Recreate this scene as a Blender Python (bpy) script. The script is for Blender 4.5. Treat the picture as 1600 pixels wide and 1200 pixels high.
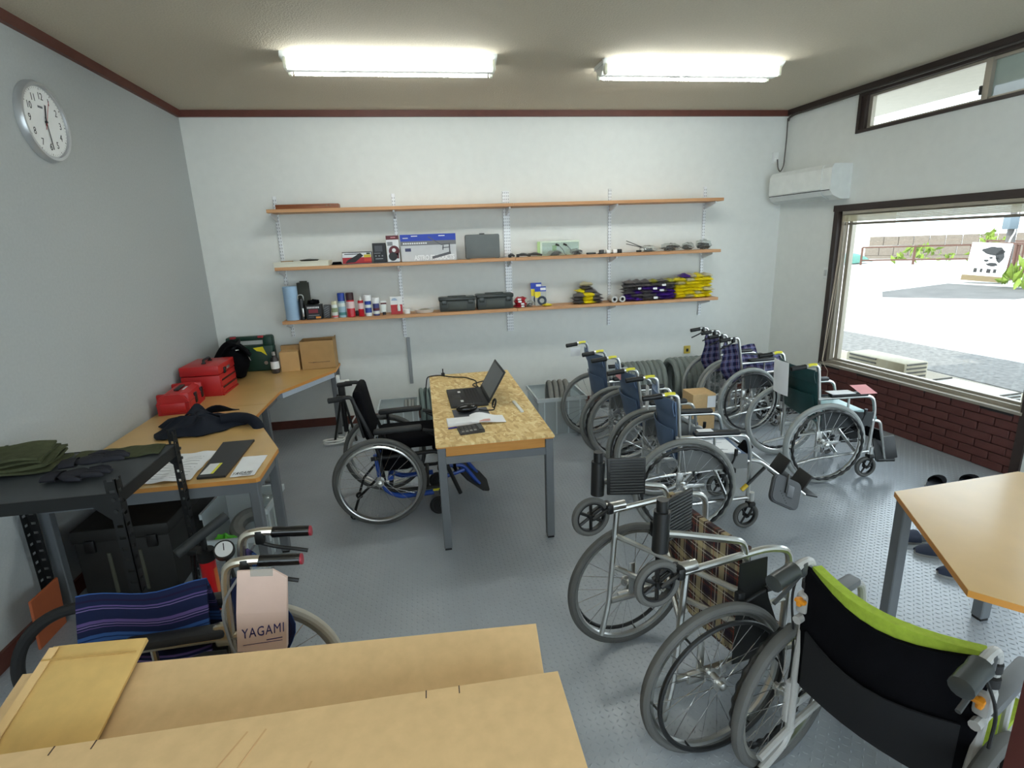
import bpy, bmesh, math, random
import numpy as np
from mathutils import Matrix, Vector, Euler
random.seed(7)
PI = math.pi
SC = bpy.context.scene
for o in list(bpy.data.objects): bpy.data.objects.remove(o)
COL = SC.collection

# ------------------------------------------------------------------ camera
cam = bpy.data.cameras.new('camera'); camo = bpy.data.objects.new('camera', cam); COL.objects.link(camo)
def _camrot(yaw, pitch, roll):
    f = Vector((math.sin(yaw)*math.cos(pitch), math.cos(yaw)*math.cos(pitch), -math.sin(pitch)))
    r = Vector((math.cos(yaw), -math.sin(yaw), 0)); u = r.cross(f)
    r2 = r*math.cos(roll)+u*math.sin(roll); u2 = -r*math.sin(roll)+u*math.cos(roll)
    return Matrix((r2, u2, -f)).transposed()
camo.matrix_world = Matrix.Translation((1.989, -5.627, 1.781)) @ _camrot(0.15881, 0.25579, -0.03758).to_4x4()
cam.sensor_width = 36.0; cam.lens = 845.0/1600*36.0; cam.clip_start = 0.05; cam.clip_end = 300
SC.camera = camo

# ------------------------------------------------------------------ light and exposure
W_ = bpy.data.worlds.new('overcast_sky'); SC.world = W_; W_.use_nodes = True
bg = W_.node_tree.nodes['Background']; bg.inputs[0].default_value = (0.80, 0.90, 1.0, 1); bg.inputs[1].default_value = 3.3
sun = bpy.data.lights.new('sun', 'SUN'); suno = bpy.data.objects.new('sun', sun); COL.objects.link(suno)
sun.energy = 4.0; sun.angle = 0.02; sun.color = (1.0, 0.96, 0.88)
suno.rotation_euler = Vector((0.74, 0.12, -0.62)).to_track_quat('-Z', 'Y').to_euler()
TUBE_POWER = 24.0
SC.view_settings.view_transform = 'Standard'; SC.view_settings.look = 'None'
SC.view_settings.exposure = 0.54; SC.view_settings.gamma = 1.0; SC.view_settings.use_curve_mapping = False

# ------------------------------------------------------------------ materials
def lin(c):
    return tuple(((v/255)/12.92 if v/255 <= 0.04045 else ((v/255+0.055)/1.055)**2.4) for v in c)
MATS = {}
def M(name, rgb, rough=0.5, metal=0.0, var=0.0, vs=12.0, bump=0.0, bs=150.0, alpha=1.0, spec=0.5, coat=0.0):
    if name in MATS: return MATS[name]
    m = bpy.data.materials.new(name); m.use_nodes = True; nt = m.node_tree; b = nt.nodes['Principled BSDF']
    c = lin(rgb)
    b.inputs['Base Color'].default_value = (*c, 1); b.inputs['Roughness'].default_value = rough
    b.inputs['Metallic'].default_value = metal; b.inputs['Alpha'].default_value = alpha
    b.inputs['Specular IOR Level'].default_value = spec
    if coat: b.inputs['Coat Weight'].default_value = coat; b.inputs['Coat Roughness'].default_value = 0.15
    tc = nt.nodes.new('ShaderNodeTexCoord')
    v = var if var else 0.04
    n = nt.nodes.new('ShaderNodeTexNoise'); n.inputs['Scale'].default_value = vs; n.inputs['Detail'].default_value = 4
    nt.links.new(tc.outputs['Object'], n.inputs['Vector'])
    r = nt.nodes.new('ShaderNodeValToRGB'); r.color_ramp.elements[0].position = 0.3; r.color_ramp.elements[1].position = 0.7
    r.color_ramp.elements[0].color = (*[max(0, x*(1-v)) for x in c], 1); r.color_ramp.elements[1].color = (*[min(1, x*(1+v)) for x in c], 1)
    nt.links.new(n.outputs['Fac'], r.inputs['Fac']); nt.links.new(r.outputs['Color'], b.inputs['Base Color'])
    if bump:
        n2 = nt.nodes.new('ShaderNodeTexNoise'); n2.inputs['Scale'].default_value = bs; n2.inputs['Detail'].default_value = 3
        nt.links.new(tc.outputs['Object'], n2.inputs['Vector'])
        bp = nt.nodes.new('ShaderNodeBump'); bp.inputs['Strength'].default_value = bump; bp.inputs['Distance'].default_value = 0.004
        nt.links.new(n2.outputs['Fac'], bp.inputs['Height']); nt.links.new(bp.outputs['Normal'], b.inputs['Normal'])
    MATS[name] = m; return m
def M_emit(name, rgb, strength):
    m = bpy.data.materials.new(name); m.use_nodes = True; nt = m.node_tree; nt.nodes.clear()
    e = nt.nodes.new('ShaderNodeEmission'); e.inputs[0].default_value = (*lin(rgb), 1); e.inputs[1].default_value = strength
    o = nt.nodes.new('ShaderNodeOutputMaterial'); nt.links.new(e.outputs[0], o.inputs[0]); MATS[name] = m; return m
def M_clear(name, rgb, clear=0.8, rough=0.1, film=0.0):
    """clear sheet: transparent mixed with a glossy / white film"""
    m = bpy.data.materials.new(name); m.use_nodes = True; nt = m.node_tree; nt.nodes.clear()
    t = nt.nodes.new('ShaderNodeBsdfTransparent'); t.inputs[0].default_value = (*lin(rgb), 1)
    g = nt.nodes.new('ShaderNodeBsdfGlossy'); g.inputs['Roughness'].default_value = rough; g.inputs[0].default_value = (0.9, 0.95, 0.95, 1)
    lw = nt.nodes.new('ShaderNodeLayerWeight'); lw.inputs[0].default_value = 0.5
    pw5 = nt.nodes.new('ShaderNodeMath'); pw5.operation = 'POWER'; pw5.inputs[1].default_value = 5.0; nt.links.new(lw.outputs['Facing'], pw5.inputs[0])
    fr = nt.nodes.new('ShaderNodeMath'); fr.operation = 'MULTIPLY_ADD'; fr.inputs[1].default_value = 0.9; fr.inputs[2].default_value = 0.03; nt.links.new(pw5.outputs[0], fr.inputs[0])
    mx = nt.nodes.new('ShaderNodeMixShader'); nt.links.new(fr.outputs[0], mx.inputs[0])
    nt.links.new(t.outputs[0], mx.inputs[1]); nt.links.new(g.outputs[0], mx.inputs[2])
    last = mx
    if film:
        d = nt.nodes.new('ShaderNodeBsdfDiffuse'); d.inputs[0].default_value = (*lin(rgb), 1)
        tr = nt.nodes.new('ShaderNodeBsdfTranslucent'); tr.inputs[0].default_value = (*lin(rgb), 1)
        a = nt.nodes.new('ShaderNodeMixShader'); a.inputs[0].default_value = 0.5
        nt.links.new(d.outputs[0], a.inputs[1]); nt.links.new(tr.outputs[0], a.inputs[2])
        m2 = nt.nodes.new('ShaderNodeMixShader'); m2.inputs[0].default_value = film
        nt.links.new(mx.outputs[0], m2.inputs[1]); nt.links.new(a.outputs[0], m2.inputs[2]); last = m2
    o = nt.nodes.new('ShaderNodeOutputMaterial'); nt.links.new(last.outputs[0], o.inputs[0]); MATS[name] = m; return m
def M_stripes(name, base, layers, rough=0.85, axes='xy'):
    """woven stripes: layers = (axis, period, [(start, end, rgb), ...], strength)"""
    m = bpy.data.materials.new(name); m.use_nodes = True; nt = m.node_tree; b = nt.nodes['Principled BSDF']
    b.inputs['Roughness'].default_value = rough; b.inputs['Specular IOR Level'].default_value = 0.2
    uv = nt.nodes.new('ShaderNodeUVMap'); uv.uv_map = 'UVMap'
    sp = nt.nodes.new('ShaderNodeSeparateXYZ'); nt.links.new(uv.outputs[0], sp.inputs[0])
    prev = nt.nodes.new('ShaderNodeRGB'); prev.outputs[0].default_value = (*lin(base), 1); last = prev.outputs[0]
    for ax, per, bands, st in layers:
        mu = nt.nodes.new('ShaderNodeMath'); mu.operation = 'MULTIPLY'; mu.inputs[1].default_value = 1.0/per
        nt.links.new(sp.outputs['xyz'.index(ax)], mu.inputs[0])
        fr = nt.nodes.new('ShaderNodeMath'); fr.operation = 'FRACT'; nt.links.new(mu.outputs[0], fr.inputs[0])
        for a, e, rgb in bands:
            g1 = nt.nodes.new('ShaderNodeMath'); g1.operation = 'GREATER_THAN'; g1.inputs[1].default_value = a; nt.links.new(fr.outputs[0], g1.inputs[0])
            g2 = nt.nodes.new('ShaderNodeMath'); g2.operation = 'LESS_THAN'; g2.inputs[1].default_value = e; nt.links.new(fr.outputs[0], g2.inputs[0])
            mm = nt.nodes.new('ShaderNodeMath'); mm.operation = 'MULTIPLY'; nt.links.new(g1.outputs[0], mm.inputs[0]); nt.links.new(g2.outputs[0], mm.inputs[1])
            m3 = nt.nodes.new('ShaderNodeMath'); m3.operation = 'MULTIPLY'; m3.inputs[1].default_value = st; nt.links.new(mm.outputs[0], m3.inputs[0])
            mx = nt.nodes.new('ShaderNodeMix'); mx.data_type = 'RGBA'
            nt.links.new(m3.outputs[0], mx.inputs[0]); nt.links.new(last, mx.inputs[6]); mx.inputs[7].default_value = (*lin(rgb), 1)
            last = mx.outputs[2]
    nt.links.new(last, b.inputs['Base Color']); MATS[name] = m; return m
def M_grain(name, rgb, rgb2, scale=(2, 40, 40), rough=0.45, coat=0.0):
    m = bpy.data.materials.new(name); m.use_nodes = True; nt = m.node_tree; b = nt.nodes['Principled BSDF']
    b.inputs['Roughness'].default_value = rough
    if coat: b.inputs['Coat Weight'].default_value = coat; b.inputs['Coat Roughness'].default_value = 0.2
    tc = nt.nodes.new('ShaderNodeTexCoord'); mp = nt.nodes.new('ShaderNodeMapping'); mp.inputs['Scale'].default_value = scale
    nt.links.new(tc.outputs['Object'], mp.inputs[0])
    n = nt.nodes.new('ShaderNodeTexNoise'); n.inputs['Scale'].default_value = 1.0; n.inputs['Detail'].default_value = 6; n.inputs['Distortion'].default_value = 0.6
    nt.links.new(mp.outputs[0], n.inputs['Vector'])
    r = nt.nodes.new('ShaderNodeValToRGB'); r.color_ramp.elements[0].position = 0.32; r.color_ramp.elements[1].position = 0.68
    r.color_ramp.elements[0].color = (*lin(rgb2), 1); r.color_ramp.elements[1].color = (*lin(rgb), 1)
    nt.links.new(n.outputs['Fac'], r.inputs['Fac']); nt.links.new(r.outputs['Color'], b.inputs['Base Color']); MATS[name] = m; return m
def M_osb(name):
    m = bpy.data.materials.new(name); m.use_nodes = True; nt = m.node_tree; b = nt.nodes['Principled BSDF']; b.inputs['Roughness'].default_value = 0.55
    tc = nt.nodes.new('ShaderNodeTexCoord'); last = None
    for i, (ang, sc, off) in enumerate(((0.3, (15, 52, 1), 0), (-0.9, (14, 48, 1), 3.3), (1.4, (16, 56, 1), 7.7))):
        mp = nt.nodes.new('ShaderNodeMapping'); mp.inputs['Rotation'].default_value = (0, 0, ang); mp.inputs['Location'].default_value = (off, off, 0)
        mp2 = nt.nodes.new('ShaderNodeMapping'); mp2.inputs['Scale'].default_value = sc
        nt.links.new(tc.outputs['Object'], mp.inputs[0]); nt.links.new(mp.outputs[0], mp2.inputs[0])
        v = nt.nodes.new('ShaderNodeTexVoronoi'); v.inputs['Scale'].default_value = 1.0; nt.links.new(mp2.outputs[0], v.inputs['Vector'])
        sp = nt.nodes.new('ShaderNodeSeparateColor'); nt.links.new(v.outputs['Color'], sp.inputs[0])
        if last is None: last = sp.outputs[0]
        else:
            mx = nt.nodes.new('ShaderNodeMix'); mx.data_type = 'FLOAT'
            gt = nt.nodes.new('ShaderNodeMath'); gt.operation = 'GREATER_THAN'; gt.inputs[1].default_value = 0.55; nt.links.new(sp.outputs[1], gt.inputs[0])
            nt.links.new(gt.outputs[0], mx.inputs[0]); nt.links.new(last, mx.inputs[2]); nt.links.new(sp.outputs[0], mx.inputs[3]); last = mx.outputs[0]
    r = nt.nodes.new('ShaderNodeValToRGB'); e = r.color_ramp.elements
    e[0].color = (*lin((198, 160, 104)), 1); e[1].color = (*lin((240, 220, 168)), 1)
    k = e.new(0.25); k.color = (*lin((214, 180, 118)), 1); k = e.new(0.7); k.color = (*lin((228, 200, 140)), 1)
    nt.links.new(last, r.inputs[0]); nt.links.new(r.outputs[0], b.inputs['Base Color']); MATS[name] = m; return m

steel_grey = M('grey_powder_coated_steel', (104, 108, 112), 0.45, 0.0)
alu = M('brushed_aluminium', (205, 205, 202), 0.28, 1.0)
chrome = M('chromed_tube', (222, 222, 222), 0.16, 1.0)
champagne = M('champagne_aluminium', (205, 196, 180), 0.25, 0.9)
white_tube = M('pale_grey_enamel', (166, 165, 162), 0.35)
black_plastic = M('black_plastic', (17, 18, 19), 0.45)
black_gloss = M('black_gloss_plastic', (14, 14, 15), 0.2)
black_rubber = M('black_rubber', (28, 28, 29), 0.75)
grey_rubber = M('grey_rubber_tyre', (126, 127, 124), 0.72, var=0.08)
lgrey_rubber = M('pale_grey_rubber_tyre', (150, 154, 152), 0.72, var=0.08)
dgrey_rubber = M('dark_grey_rubber_tyre', (84, 84, 82), 0.75, var=0.08)
black_cloth = M('black_cloth', (10, 10, 14), 0.95, var=0.2, bump=0.2, bs=300, spec=0.1)
black_steel = M('black_steel', (11, 12, 13), 0.5, 0.0)
white_plastic = M('white_plastic', (232, 234, 232), 0.4)
paper = M('white_paper', (238, 240, 243), 0.8, var=0.02)
carton = M('kraft_cardboard', (212, 180, 134), 0.85, var=0.05, vs=30, bump=0.06, bs=60, spec=0.15)
carton2 = M('brown_cardboard', (172, 140, 98), 0.85, var=0.05, vs=20, spec=0.15)
yellow_tape = M('yellow_reflective_tape', (222, 214, 60), 0.5)
desk_wood = M('amber_laminate', (206, 168, 106), 0.3, var=0.05, vs=5, coat=0.2)
desk_edge = M('orange_edge_band', (205, 140, 66), 0.5)

# ------------------------------------------------------------------ geometry collector
def fillet(path, r=0.03, k=4, closed=False):
    P = [Vector(p) for p in path]; out = [P[0]]
    for i in range(1, len(P)-1):
        a, b, c = P[i-1], P[i], P[i+1]; u = (a-b); v = (c-b); rr = min(r, u.length*0.49, v.length*0.49)
        u.normalize(); v.normalize()
        if u.dot(v) < -0.999: out.append(b); continue
        p0 = b+u*rr; p1 = b+v*rr
        for j in range(k+1):
            t = j/k; out.append(p0*(1-t)**2+b*2*t*(1-t)+p1*t*t)
    out.append(P[-1]); return out
_bevel = {}
class G:
    def __init__(s, M=None): s.v = []; s.f = []; s.uv = {}; s.M = M
    def add(s, vs, fs):
        o = len(s.v)
        if s.M is not None:
            vs = [s.M @ Vector(p) for p in vs]
            if s.M.to_3x3().determinant() < 0: fs = [tuple(reversed(f)) for f in fs]
        s.v += [tuple(p) for p in vs]; s.f += [tuple(i+o for i in f) for f in fs]; return s
    def box(s, x0, x1, y0, y1, z0, z1):
        return s.add([(x0,y0,z0),(x1,y0,z0),(x1,y1,z0),(x0,y1,z0),(x0,y0,z1),(x1,y0,z1),(x1,y1,z1),(x0,y1,z1)],
                     [(0,3,2,1),(4,5,6,7),(0,1,5,4),(1,2,6,5),(2,3,7,6),(3,0,4,7)])
    def rbox(s, c, size, bev=0.005, rot=None, seg=2):
        key = (tuple(round(x, 4) for x in size), round(bev, 4), seg)
        if key not in _bevel:
            bm = bmesh.new(); bmesh.ops.create_cube(bm, size=1.0)
            for v in bm.verts: v.co = Vector((v.co.x*size[0], v.co.y*size[1], v.co.z*size[2]))
            b = min(bev, min(size)*0.49)
            bmesh.ops.bevel(bm, geom=list(bm.edges), offset=b, segments=seg, affect='EDGES', profile=0.5)
            bm.verts.ensure_lookup_table()
            _bevel[key] = ([v.co.copy() for v in bm.verts], [tuple(v.index for v in f.verts) for f in bm.faces]); bm.free()
        vs, fs = _bevel[key]; R = (rot if isinstance(rot, Matrix) else Euler(rot).to_matrix()) if rot is not None else Matrix.Identity(3)
        c = Vector(c); return s.add([R @ v + c for v in vs], fs)
    def cyl(s, p0, p1, r0, r1=None, n=16, cap=True):
        p0 = Vector(p0); p1 = Vector(p1); r1 = r0 if r1 is None else r1
        d = (p1-p0).normalized(); a = d.orthogonal().normalized(); b = d.cross(a)
        vs = []
        for i in range(n):
            t = 2*PI*i/n; e = a*math.cos(t)+b*math.sin(t); vs += [p0+e*r0, p1+e*r1]
        fs = [(2*i, 2*((i+1) % n), 2*((i+1) % n)+1, 2*i+1) for i in range(n)]
        if cap: fs += [tuple(2*i for i in reversed(range(n))), tuple(2*i+1 for i in range(n))]
        return s.add(vs, fs)
    def tube(s, path, r, n=8, closed=False, cap=True):
        P = [Vector(p) for p in path]; m = len(P); rs = r if isinstance(r, (list, tuple)) else [r]*m
        T = []
        for i in range(m):
            if closed: t = P[(i+1) % m]-P[i-1]
            else: t = P[min(i+1, m-1)]-P[max(i-1, 0)]
            T.append(t.normalized() if t.length > 1e-9 else Vector((0, 0, 1)))
        a = T[0].orthogonal().normalized(); vs = []
        for i in range(m):
            a = (a-T[i]*a.dot(T[i])); a = a.normalized() if a.length > 1e-6 else T[i].orthogonal().normalized(); b = T[i].cross(a)
            for j in range(n):
                t = 2*PI*j/n; vs.append(P[i]+(a*math.cos(t)+b*math.sin(t))*rs[i])
        fs = []
        for i in range(m if closed else m-1):
            k = (i+1) % m
            for j in range(n): fs.append((i*n+j, i*n+(j+1) % n, k*n+(j+1) % n, k*n+j))
        if cap and not closed: fs += [tuple(reversed(range(n))), tuple((m-1)*n+j for j in range(n))]
        return s.add(vs, fs)
    def torus(s, c, R, r, n=48, k=10, axis='y', ry=None):
        c = Vector(c); vs = []; ry = r if ry is None else ry
        for i in range(n):
            a = 2*PI*i/n
            for j in range(k):
                b = 2*PI*j/k; q = R+r*math.cos(b); w = ry*math.sin(b)
                p = (q*math.cos(a), w, q*math.sin(a))
                if axis == 'x': p = (p[1], p[0], p[2])
                if axis == 'z': p = (p[0], p[2], p[1])
                vs.append(c+Vector(p))
        fs = [(i*k+j, i*k+(j+1) % k, ((i+1) % n)*k+(j+1) % k, ((i+1) % n)*k+j) for i in range(n) for j in range(k)]
        return s.add(vs, fs)
    def prism(s, poly, z0, z1):
        n = len(poly); vs = [(x, y, z0) for x, y in poly]+[(x, y, z1) for x, y in poly]
        return s.add(vs, [tuple(reversed(range(n))), tuple(range(n, 2*n))]+[(i, (i+1) % n, n+(i+1) % n, n+i) for i in range(n)])
    def lathe(s, prof, n=24, c=(0, 0, 0), axis='z', cap=True):
        c = Vector(c); vs = []; m = len(prof)
        for i in range(n):
            a = 2*PI*i/n
            for r, z in prof:
                p = (r*math.cos(a), r*math.sin(a), z)
                if axis == 'y': p = (p[0], p[2], p[1])
                if axis == 'x': p = (p[2], p[0], p[1])
                vs.append(c+Vector(p))
        fs = [(i*m+j, ((i+1) % n)*m+j, ((i+1) % n)*m+j+1, i*m+j+1) for i in range(n) for j in range(m-1)]
        if cap: fs += [tuple(i*m for i in reversed(range(n))), tuple(i*m+m-1 for i in range(n))]
        return s.add(vs, fs)
    def slab(s, fn, nu, nv, th, uvs=None):
        """sheet fn(u,v) with thickness; uvs = (su, sv) metres of cloth"""
        g = [[Vector(fn(i/nu, j/nv)) for j in range(nv+1)] for i in range(nu+1)]; top = []; bot = []
        for i in range(nu+1):
            for j in range(nv+1):
                du = g[min(i+1, nu)][j]-g[max(i-1, 0)][j]; dv = g[i][min(j+1, nv)]-g[i][max(j-1, 0)]
                n = du.cross(dv); n = n.normalized() if n.length > 1e-9 else Vector((0, 0, 1))
                top.append(g[i][j]+n*th/2); bot.append(g[i][j]-n*th/2)
        N = len(top); w = nv+1; fs = []
        for i in range(nu):
            for j in range(nv):
                a, b, c, d = i*w+j, (i+1)*w+j, (i+1)*w+j+1, i*w+j+1
                fs += [(a, b, c, d), (N+d, N+c, N+b, N+a)]
        rim = [i*w for i in range(nu+1)]+[nu*w+j for j in range(1, w)]+[i*w+nv for i in range(nu-1, -1, -1)]+[j for j in range(nv-1, 0, -1)]
        for a, b in zip(rim, rim[1:]+rim[:1]): fs.append((b, a, N+a, N+b))
        o = len(s.v)
        if uvs:
            for i in range(nu+1):
                for j in range(nv+1):
                    for q in (0, N): s.uv[o+q+i*w+j] = (i/nu*uvs[0], j/nv*uvs[1])
        return s.add(top+bot, fs)
    def mesh(s, name, m=None, smooth=35):
        me = bpy.data.meshes.new(name); me.from_pydata(s.v, [], s.f); me.update()
        if m: me.materials.append(m)
        if s.uv:
            ul = me.uv_layers.new(name='UVMap')
            for l in me.loops: ul.data[l.index].uv = s.uv.get(l.vertex_index, (0, 0))
        if smooth:
            me.polygons.foreach_set('use_smooth', [True]*len(me.polygons)); me.set_sharp_from_angle(angle=math.radians(smooth))
        return me
def obj(name, g, m=None, parent=None, loc=None, smooth=35, rot=None, **kw):
    me = g.mesh(name, m, smooth) if isinstance(g, G) else g
    o = bpy.data.objects.new(name, me); COL.objects.link(o)
    if parent: o.parent = parent
    if loc is not None: o.location = loc
    if rot is not None: o.rotation_euler = rot
    for k, v in kw.items(): o[k] = v
    return o
def thing(name, label, cat, loc=(0, 0, 0), rotz=0, group=None, rot=None):
    o = bpy.data.objects.new(name, None); COL.objects.link(o); o.location = loc
    o.rotation_euler = rot if rot else (0, 0, rotz); o['label'] = label; o['category'] = cat; o.empty_display_size = 0.1
    if group: o['group'] = group
    return o
def tag(o, label, cat, group=None):
    o['label'] = label; o['category'] = cat
    if group: o['group'] = group
    return o
def struct(name, g, m, smooth=0, parent=None):
    return obj(name, g, m, parent, smooth=smooth, kind='structure')
def text(name, body, size, m, parent=None, loc=(0, 0, 0), rot=(PI/2, 0, 0), shear=0.0, bold=0.0, align='CENTER', mat4=None, space=1.0, sx=1.0):
    c = bpy.data.curves.new(name, 'FONT'); c.body = body; c.size = size; c.extrude = 0.0004; c.align_x = align; c.align_y = 'CENTER'
    c.shear = shear; c.offset = bold; c.space_character = space; c.materials.append(m); c.resolution_u = 3
    tmp = bpy.data.objects.new(name, c); COL.objects.link(tmp)
    me = bpy.data.meshes.new_from_object(tmp.evaluated_get(bpy.context.evaluated_depsgraph_get())); bpy.data.objects.remove(tmp)
    if not me.materials: me.materials.append(m)
    o = bpy.data.objects.new(name, me); COL.objects.link(o)
    if parent: o.parent = parent
    if mat4 is not None: o.matrix_local = mat4
    else: o.location = loc; o.rotation_euler = rot; o.scale = (sx, 1, 1)
    return o
# ================================================================== room shell
RW, RA, H = 5.932, 0.07195, 3.01
BACK = -7.4
Mrw = Matrix(((math.sin(RA), math.cos(RA), 0, RW), (-math.cos(RA), math.sin(RA), 0, 0), (0, 0, 1, 0), (0, 0, 0, 1)))   # x along right wall, y outward
wall_white = M('white_wall_paint', (224, 226, 222), 0.75, var=0.02, bump=0.05, bs=40)
wall_grey = M('blue_grey_wallpaper', (174, 178, 178), 0.8, var=0.03, vs=60, bump=0.25, bs=120)
ceil_m = M('beige_ceiling_paper', (194, 184, 164), 0.9, var=0.05, vs=90, bump=0.8, bs=90)
trim_brown = M('red_brown_trim', (96, 52, 42), 0.5, var=0.1)
dark_brown = M('dark_brown_frame', (50, 38, 34), 0.5, var=0.1)
floor_m = M('blue_grey_vinyl', (158, 165, 172), 0.24, var=0.05, vs=3, spec=0.6)
brick_m = M('maroon_painted_brick', (86, 46, 42), 0.6, var=0.2, vs=8, bump=0.3, bs=60)
mortar_m = M('maroon_painted_mortar', (70, 38, 35), 0.8)

fl = struct('floor', G().prism([(-0.14, 0.14), (RW+0.02, 0.14), (RW+0.02-BACK*math.tan(RA), BACK), (-0.14, BACK)], -0.12, 0.0), floor_m)
def tread():
    p = 0.026; nx, ny = int(6.0/p), int(5.4/p)
    I, J = np.meshgrid(np.arange(nx), np.arange(ny)); X = 0.03+I*p; Y = -0.03-J*p
    ang = np.where((I+J) % 2 == 0, 0.75, -0.75)+PI/2; ca, sa = np.cos(ang), np.sin(ang); L, Wd, h = 0.0115, 0.0034, 0.0024
    loc = [(-L, 0, 0), (0, -Wd, 0), (L, 0, 0), (0, Wd, 0), (-L*0.45, 0, h), (L*0.45, 0, h)]
    V = np.stack([np.stack([X+ca*a-sa*b, Y+sa*a+ca*b, np.full_like(X, z+0.0002, dtype=float)], -1) for a, b, z in loc], 2).reshape(-1, 3)
    keep = (X < RW-0.06-Y*math.tan(RA)).reshape(-1); N = nx*ny
    V = V.reshape(N, 6, 3)[keep].reshape(-1, 3); N = int(keep.sum())
    F = np.array([(0, 1, 4), (1, 5, 4), (1, 2, 5), (2, 3, 5), (3, 4, 5), (3, 0, 4)]); FF = (F[None]+np.arange(N)[:, None, None]*6).reshape(-1)
    me = bpy.data.meshes.new('tread_pattern'); me.vertices.add(len(V)); me.vertices.foreach_set('co', V.reshape(-1).astype(np.float32))
    me.loops.add(len(FF)); me.loops.foreach_set('vertex_index', FF.astype(np.int32)); nf = len(FF)//3
    me.polygons.add(nf); me.polygons.foreach_set('loop_start', np.arange(0, nf*3, 3, dtype=np.int32)); me.polygons.foreach_set('loop_total', np.full(nf, 3, dtype=np.int32))
    me.update(calc_edges=True); me.materials.append(floor_m)
    obj('tread_pattern', me, parent=fl, kind='stuff')
tread()
struct('ceiling', G().prism([(-0.14, 0.14), (RW+0.2, 0.14), (RW+0.2-BACK*math.tan(RA), BACK-0.1), (-0.14, BACK-0.1)], H, H+0.15), ceil_m)
struct('wall_back', G().box(-0.14, RW+0.14, 0, 0.14, -0.12, H), wall_white)
struct('wall_left', G().box(-0.14, 0, BACK, 0, -0.12, H), wall_grey)
# the shopfront behind the camera is glazed, as the daylight on the foreground shows
g = G(); g.box(-0.14, 0.3, BACK-0.12, BACK, -0.12, H).box(5.9, RW+0.8, BACK-0.12, BACK, -0.12, H).box(0.3, 5.9, BACK-0.12, BACK, -0.12, 0.08).box(0.3, 5.9, BACK-0.12, BACK, 2.6, H)
struct('wall_front', g, wall_white)
def rbx(g, t0, t1, o0, o1, z0, z1): return g.box(t0, t1, o0, o1, z0, z1)
g = G(Mrw)
for t0, t1, z0, z1 in ((-0.1, 0.81, 0.0, H), (0.81, 2.64, 1.965, 2.62), (0.81, 0.905, 2.62, H), (0.905, 3.4, 2.955, H), (2.64, 4.7, 2.14, 2.62), (3.4, 4.7, 2.62, 2.955), (4.7, 7.6, 0, H), (2.64, 2.72, 0, 2.14)):
    rbx(g, t0, t1, 0.0, 0.13, z0, z1)
rwall = struct('wall_right', g, wall_white)
# brick parapet under the window: mortar core and single bricks
dado = struct('wall_right_dado', rbx(G(Mrw), 0.81, 2.64, 0.006, 0.13, -0.1, 0.47), mortar_m)
brick_me = G().rbox((0, 0, 0), (0.214, 0.03, 0.061), 0.004, seg=1).mesh('brick', brick_m)
for r in range(7):
    t = 0.81+(0.0 if r % 2 == 0 else -0.11)
    while t < 2.62:
        a, b = max(t, 0.81), min(t+0.218, 2.64)
        if b-a > 0.05:
            o = bpy.data.objects.new('brick', brick_me); COL.objects.link(o); o.parent = dado
            o.matrix_local = Mrw @ Matrix.Translation(((a+b)/2, 0.004-random.random()*0.003, 0.034+r*0.0665)) @ Matrix.Diagonal(((b-a-0.004)/0.214, 1, 1, 1))
        t += 0.222
def cornice(name, g, m=trim_brown): return struct(name, g, m)
cornice('trim_1', G().box(0, RW, -0.03, 0, H-0.055, H))
cornice('trim_2', G().box(0, 0.03, BACK, -0.03, H-0.06, H))
cornice('trim_3', rbx(G(Mrw), 0.03, 7.4, -0.03, 0, H-0.05, H), dark_brown)
struct('baseboard_back', G().box(0, RW, -0.016, 0, 0, 0.085), trim_brown)
struct('baseboard_left', G().box(0, 0.016, BACK, -0.016, 0, 0.085), trim_brown)
struct('baseboard_right', rbx(G(Mrw), 0.02, 0.8, -0.016, 0, 0, 0.085), trim_brown)
struct('trim_4', G().box(3.03, 3.125, -5.075, -4.965, 0, H), M('maroon_post', (74, 28, 26), 0.5, var=0.1))

# ------------------------------------------------------------------ big shop window
glass = M_clear('window_glass', (250, 253, 252), 0.9, 0.02)
frost = M('frosted_glass', (150, 168, 160), 0.35, alpha=0.75)
alu_frame = M('warm_aluminium_frame', (168, 160, 146), 0.4, 0.4)
T0, T1, Z0, Z1 = 0.81, 2.64, 0.487, 1.965
g = G(Mrw); rbx(g, T0-0.05, T1+0.06, -0.02, 0.06, Z1-0.012, Z1+0.045); rbx(g, T0-0.04, T0+0.012, -0.018, 0.06, Z0-0.02, Z1-0.012); rbx(g, T1-0.012, T1+0.05, -0.018, 0.06, 0.0, Z1-0.012)
w1 = struct('window_1', g, dark_brown)
g = G(Mrw)
rbx(g, T0+0.012, T0+0.05, 0.03, 0.075, Z0, Z1-0.012); rbx(g, T0+0.06, T0+0.10, 0.075, 0.12, Z0, Z1); rbx(g, T1-0.05, T1-0.012, 0.03, 0.075, Z0, Z1-0.012)
rbx(g, T0+0.05, T1-0.05, 0.03, 0.06, Z0+0.0, Z0+0.028); rbx(g, T0+0.05, T1-0.05, 0.075, 0.12, Z0, Z0+0.045); rbx(g, T0+0.05, T1-0.05, 0.03, 0.12, Z1-0.05, Z1-0.012)
obj('window_frame', g, alu_frame, w1, smooth=0)
obj('window_sill', rbx(G(Mrw), T0-0.01, T1, -0.03, 0.03, Z0-0.022, Z0), alu_frame, w1, smooth=0)
obj('sill_gasket', rbx(G(Mrw), T0, T1, -0.012, 0.005, Z0-0.045, Z0-0.022), black_rubber, w1, smooth=0)
obj('glass_pane', rbx(G(Mrw), T0+0.09, T1-0.02, 0.095, 0.101, Z0+0.03, Z1-0.03), glass, w1, smooth=0)
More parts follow.
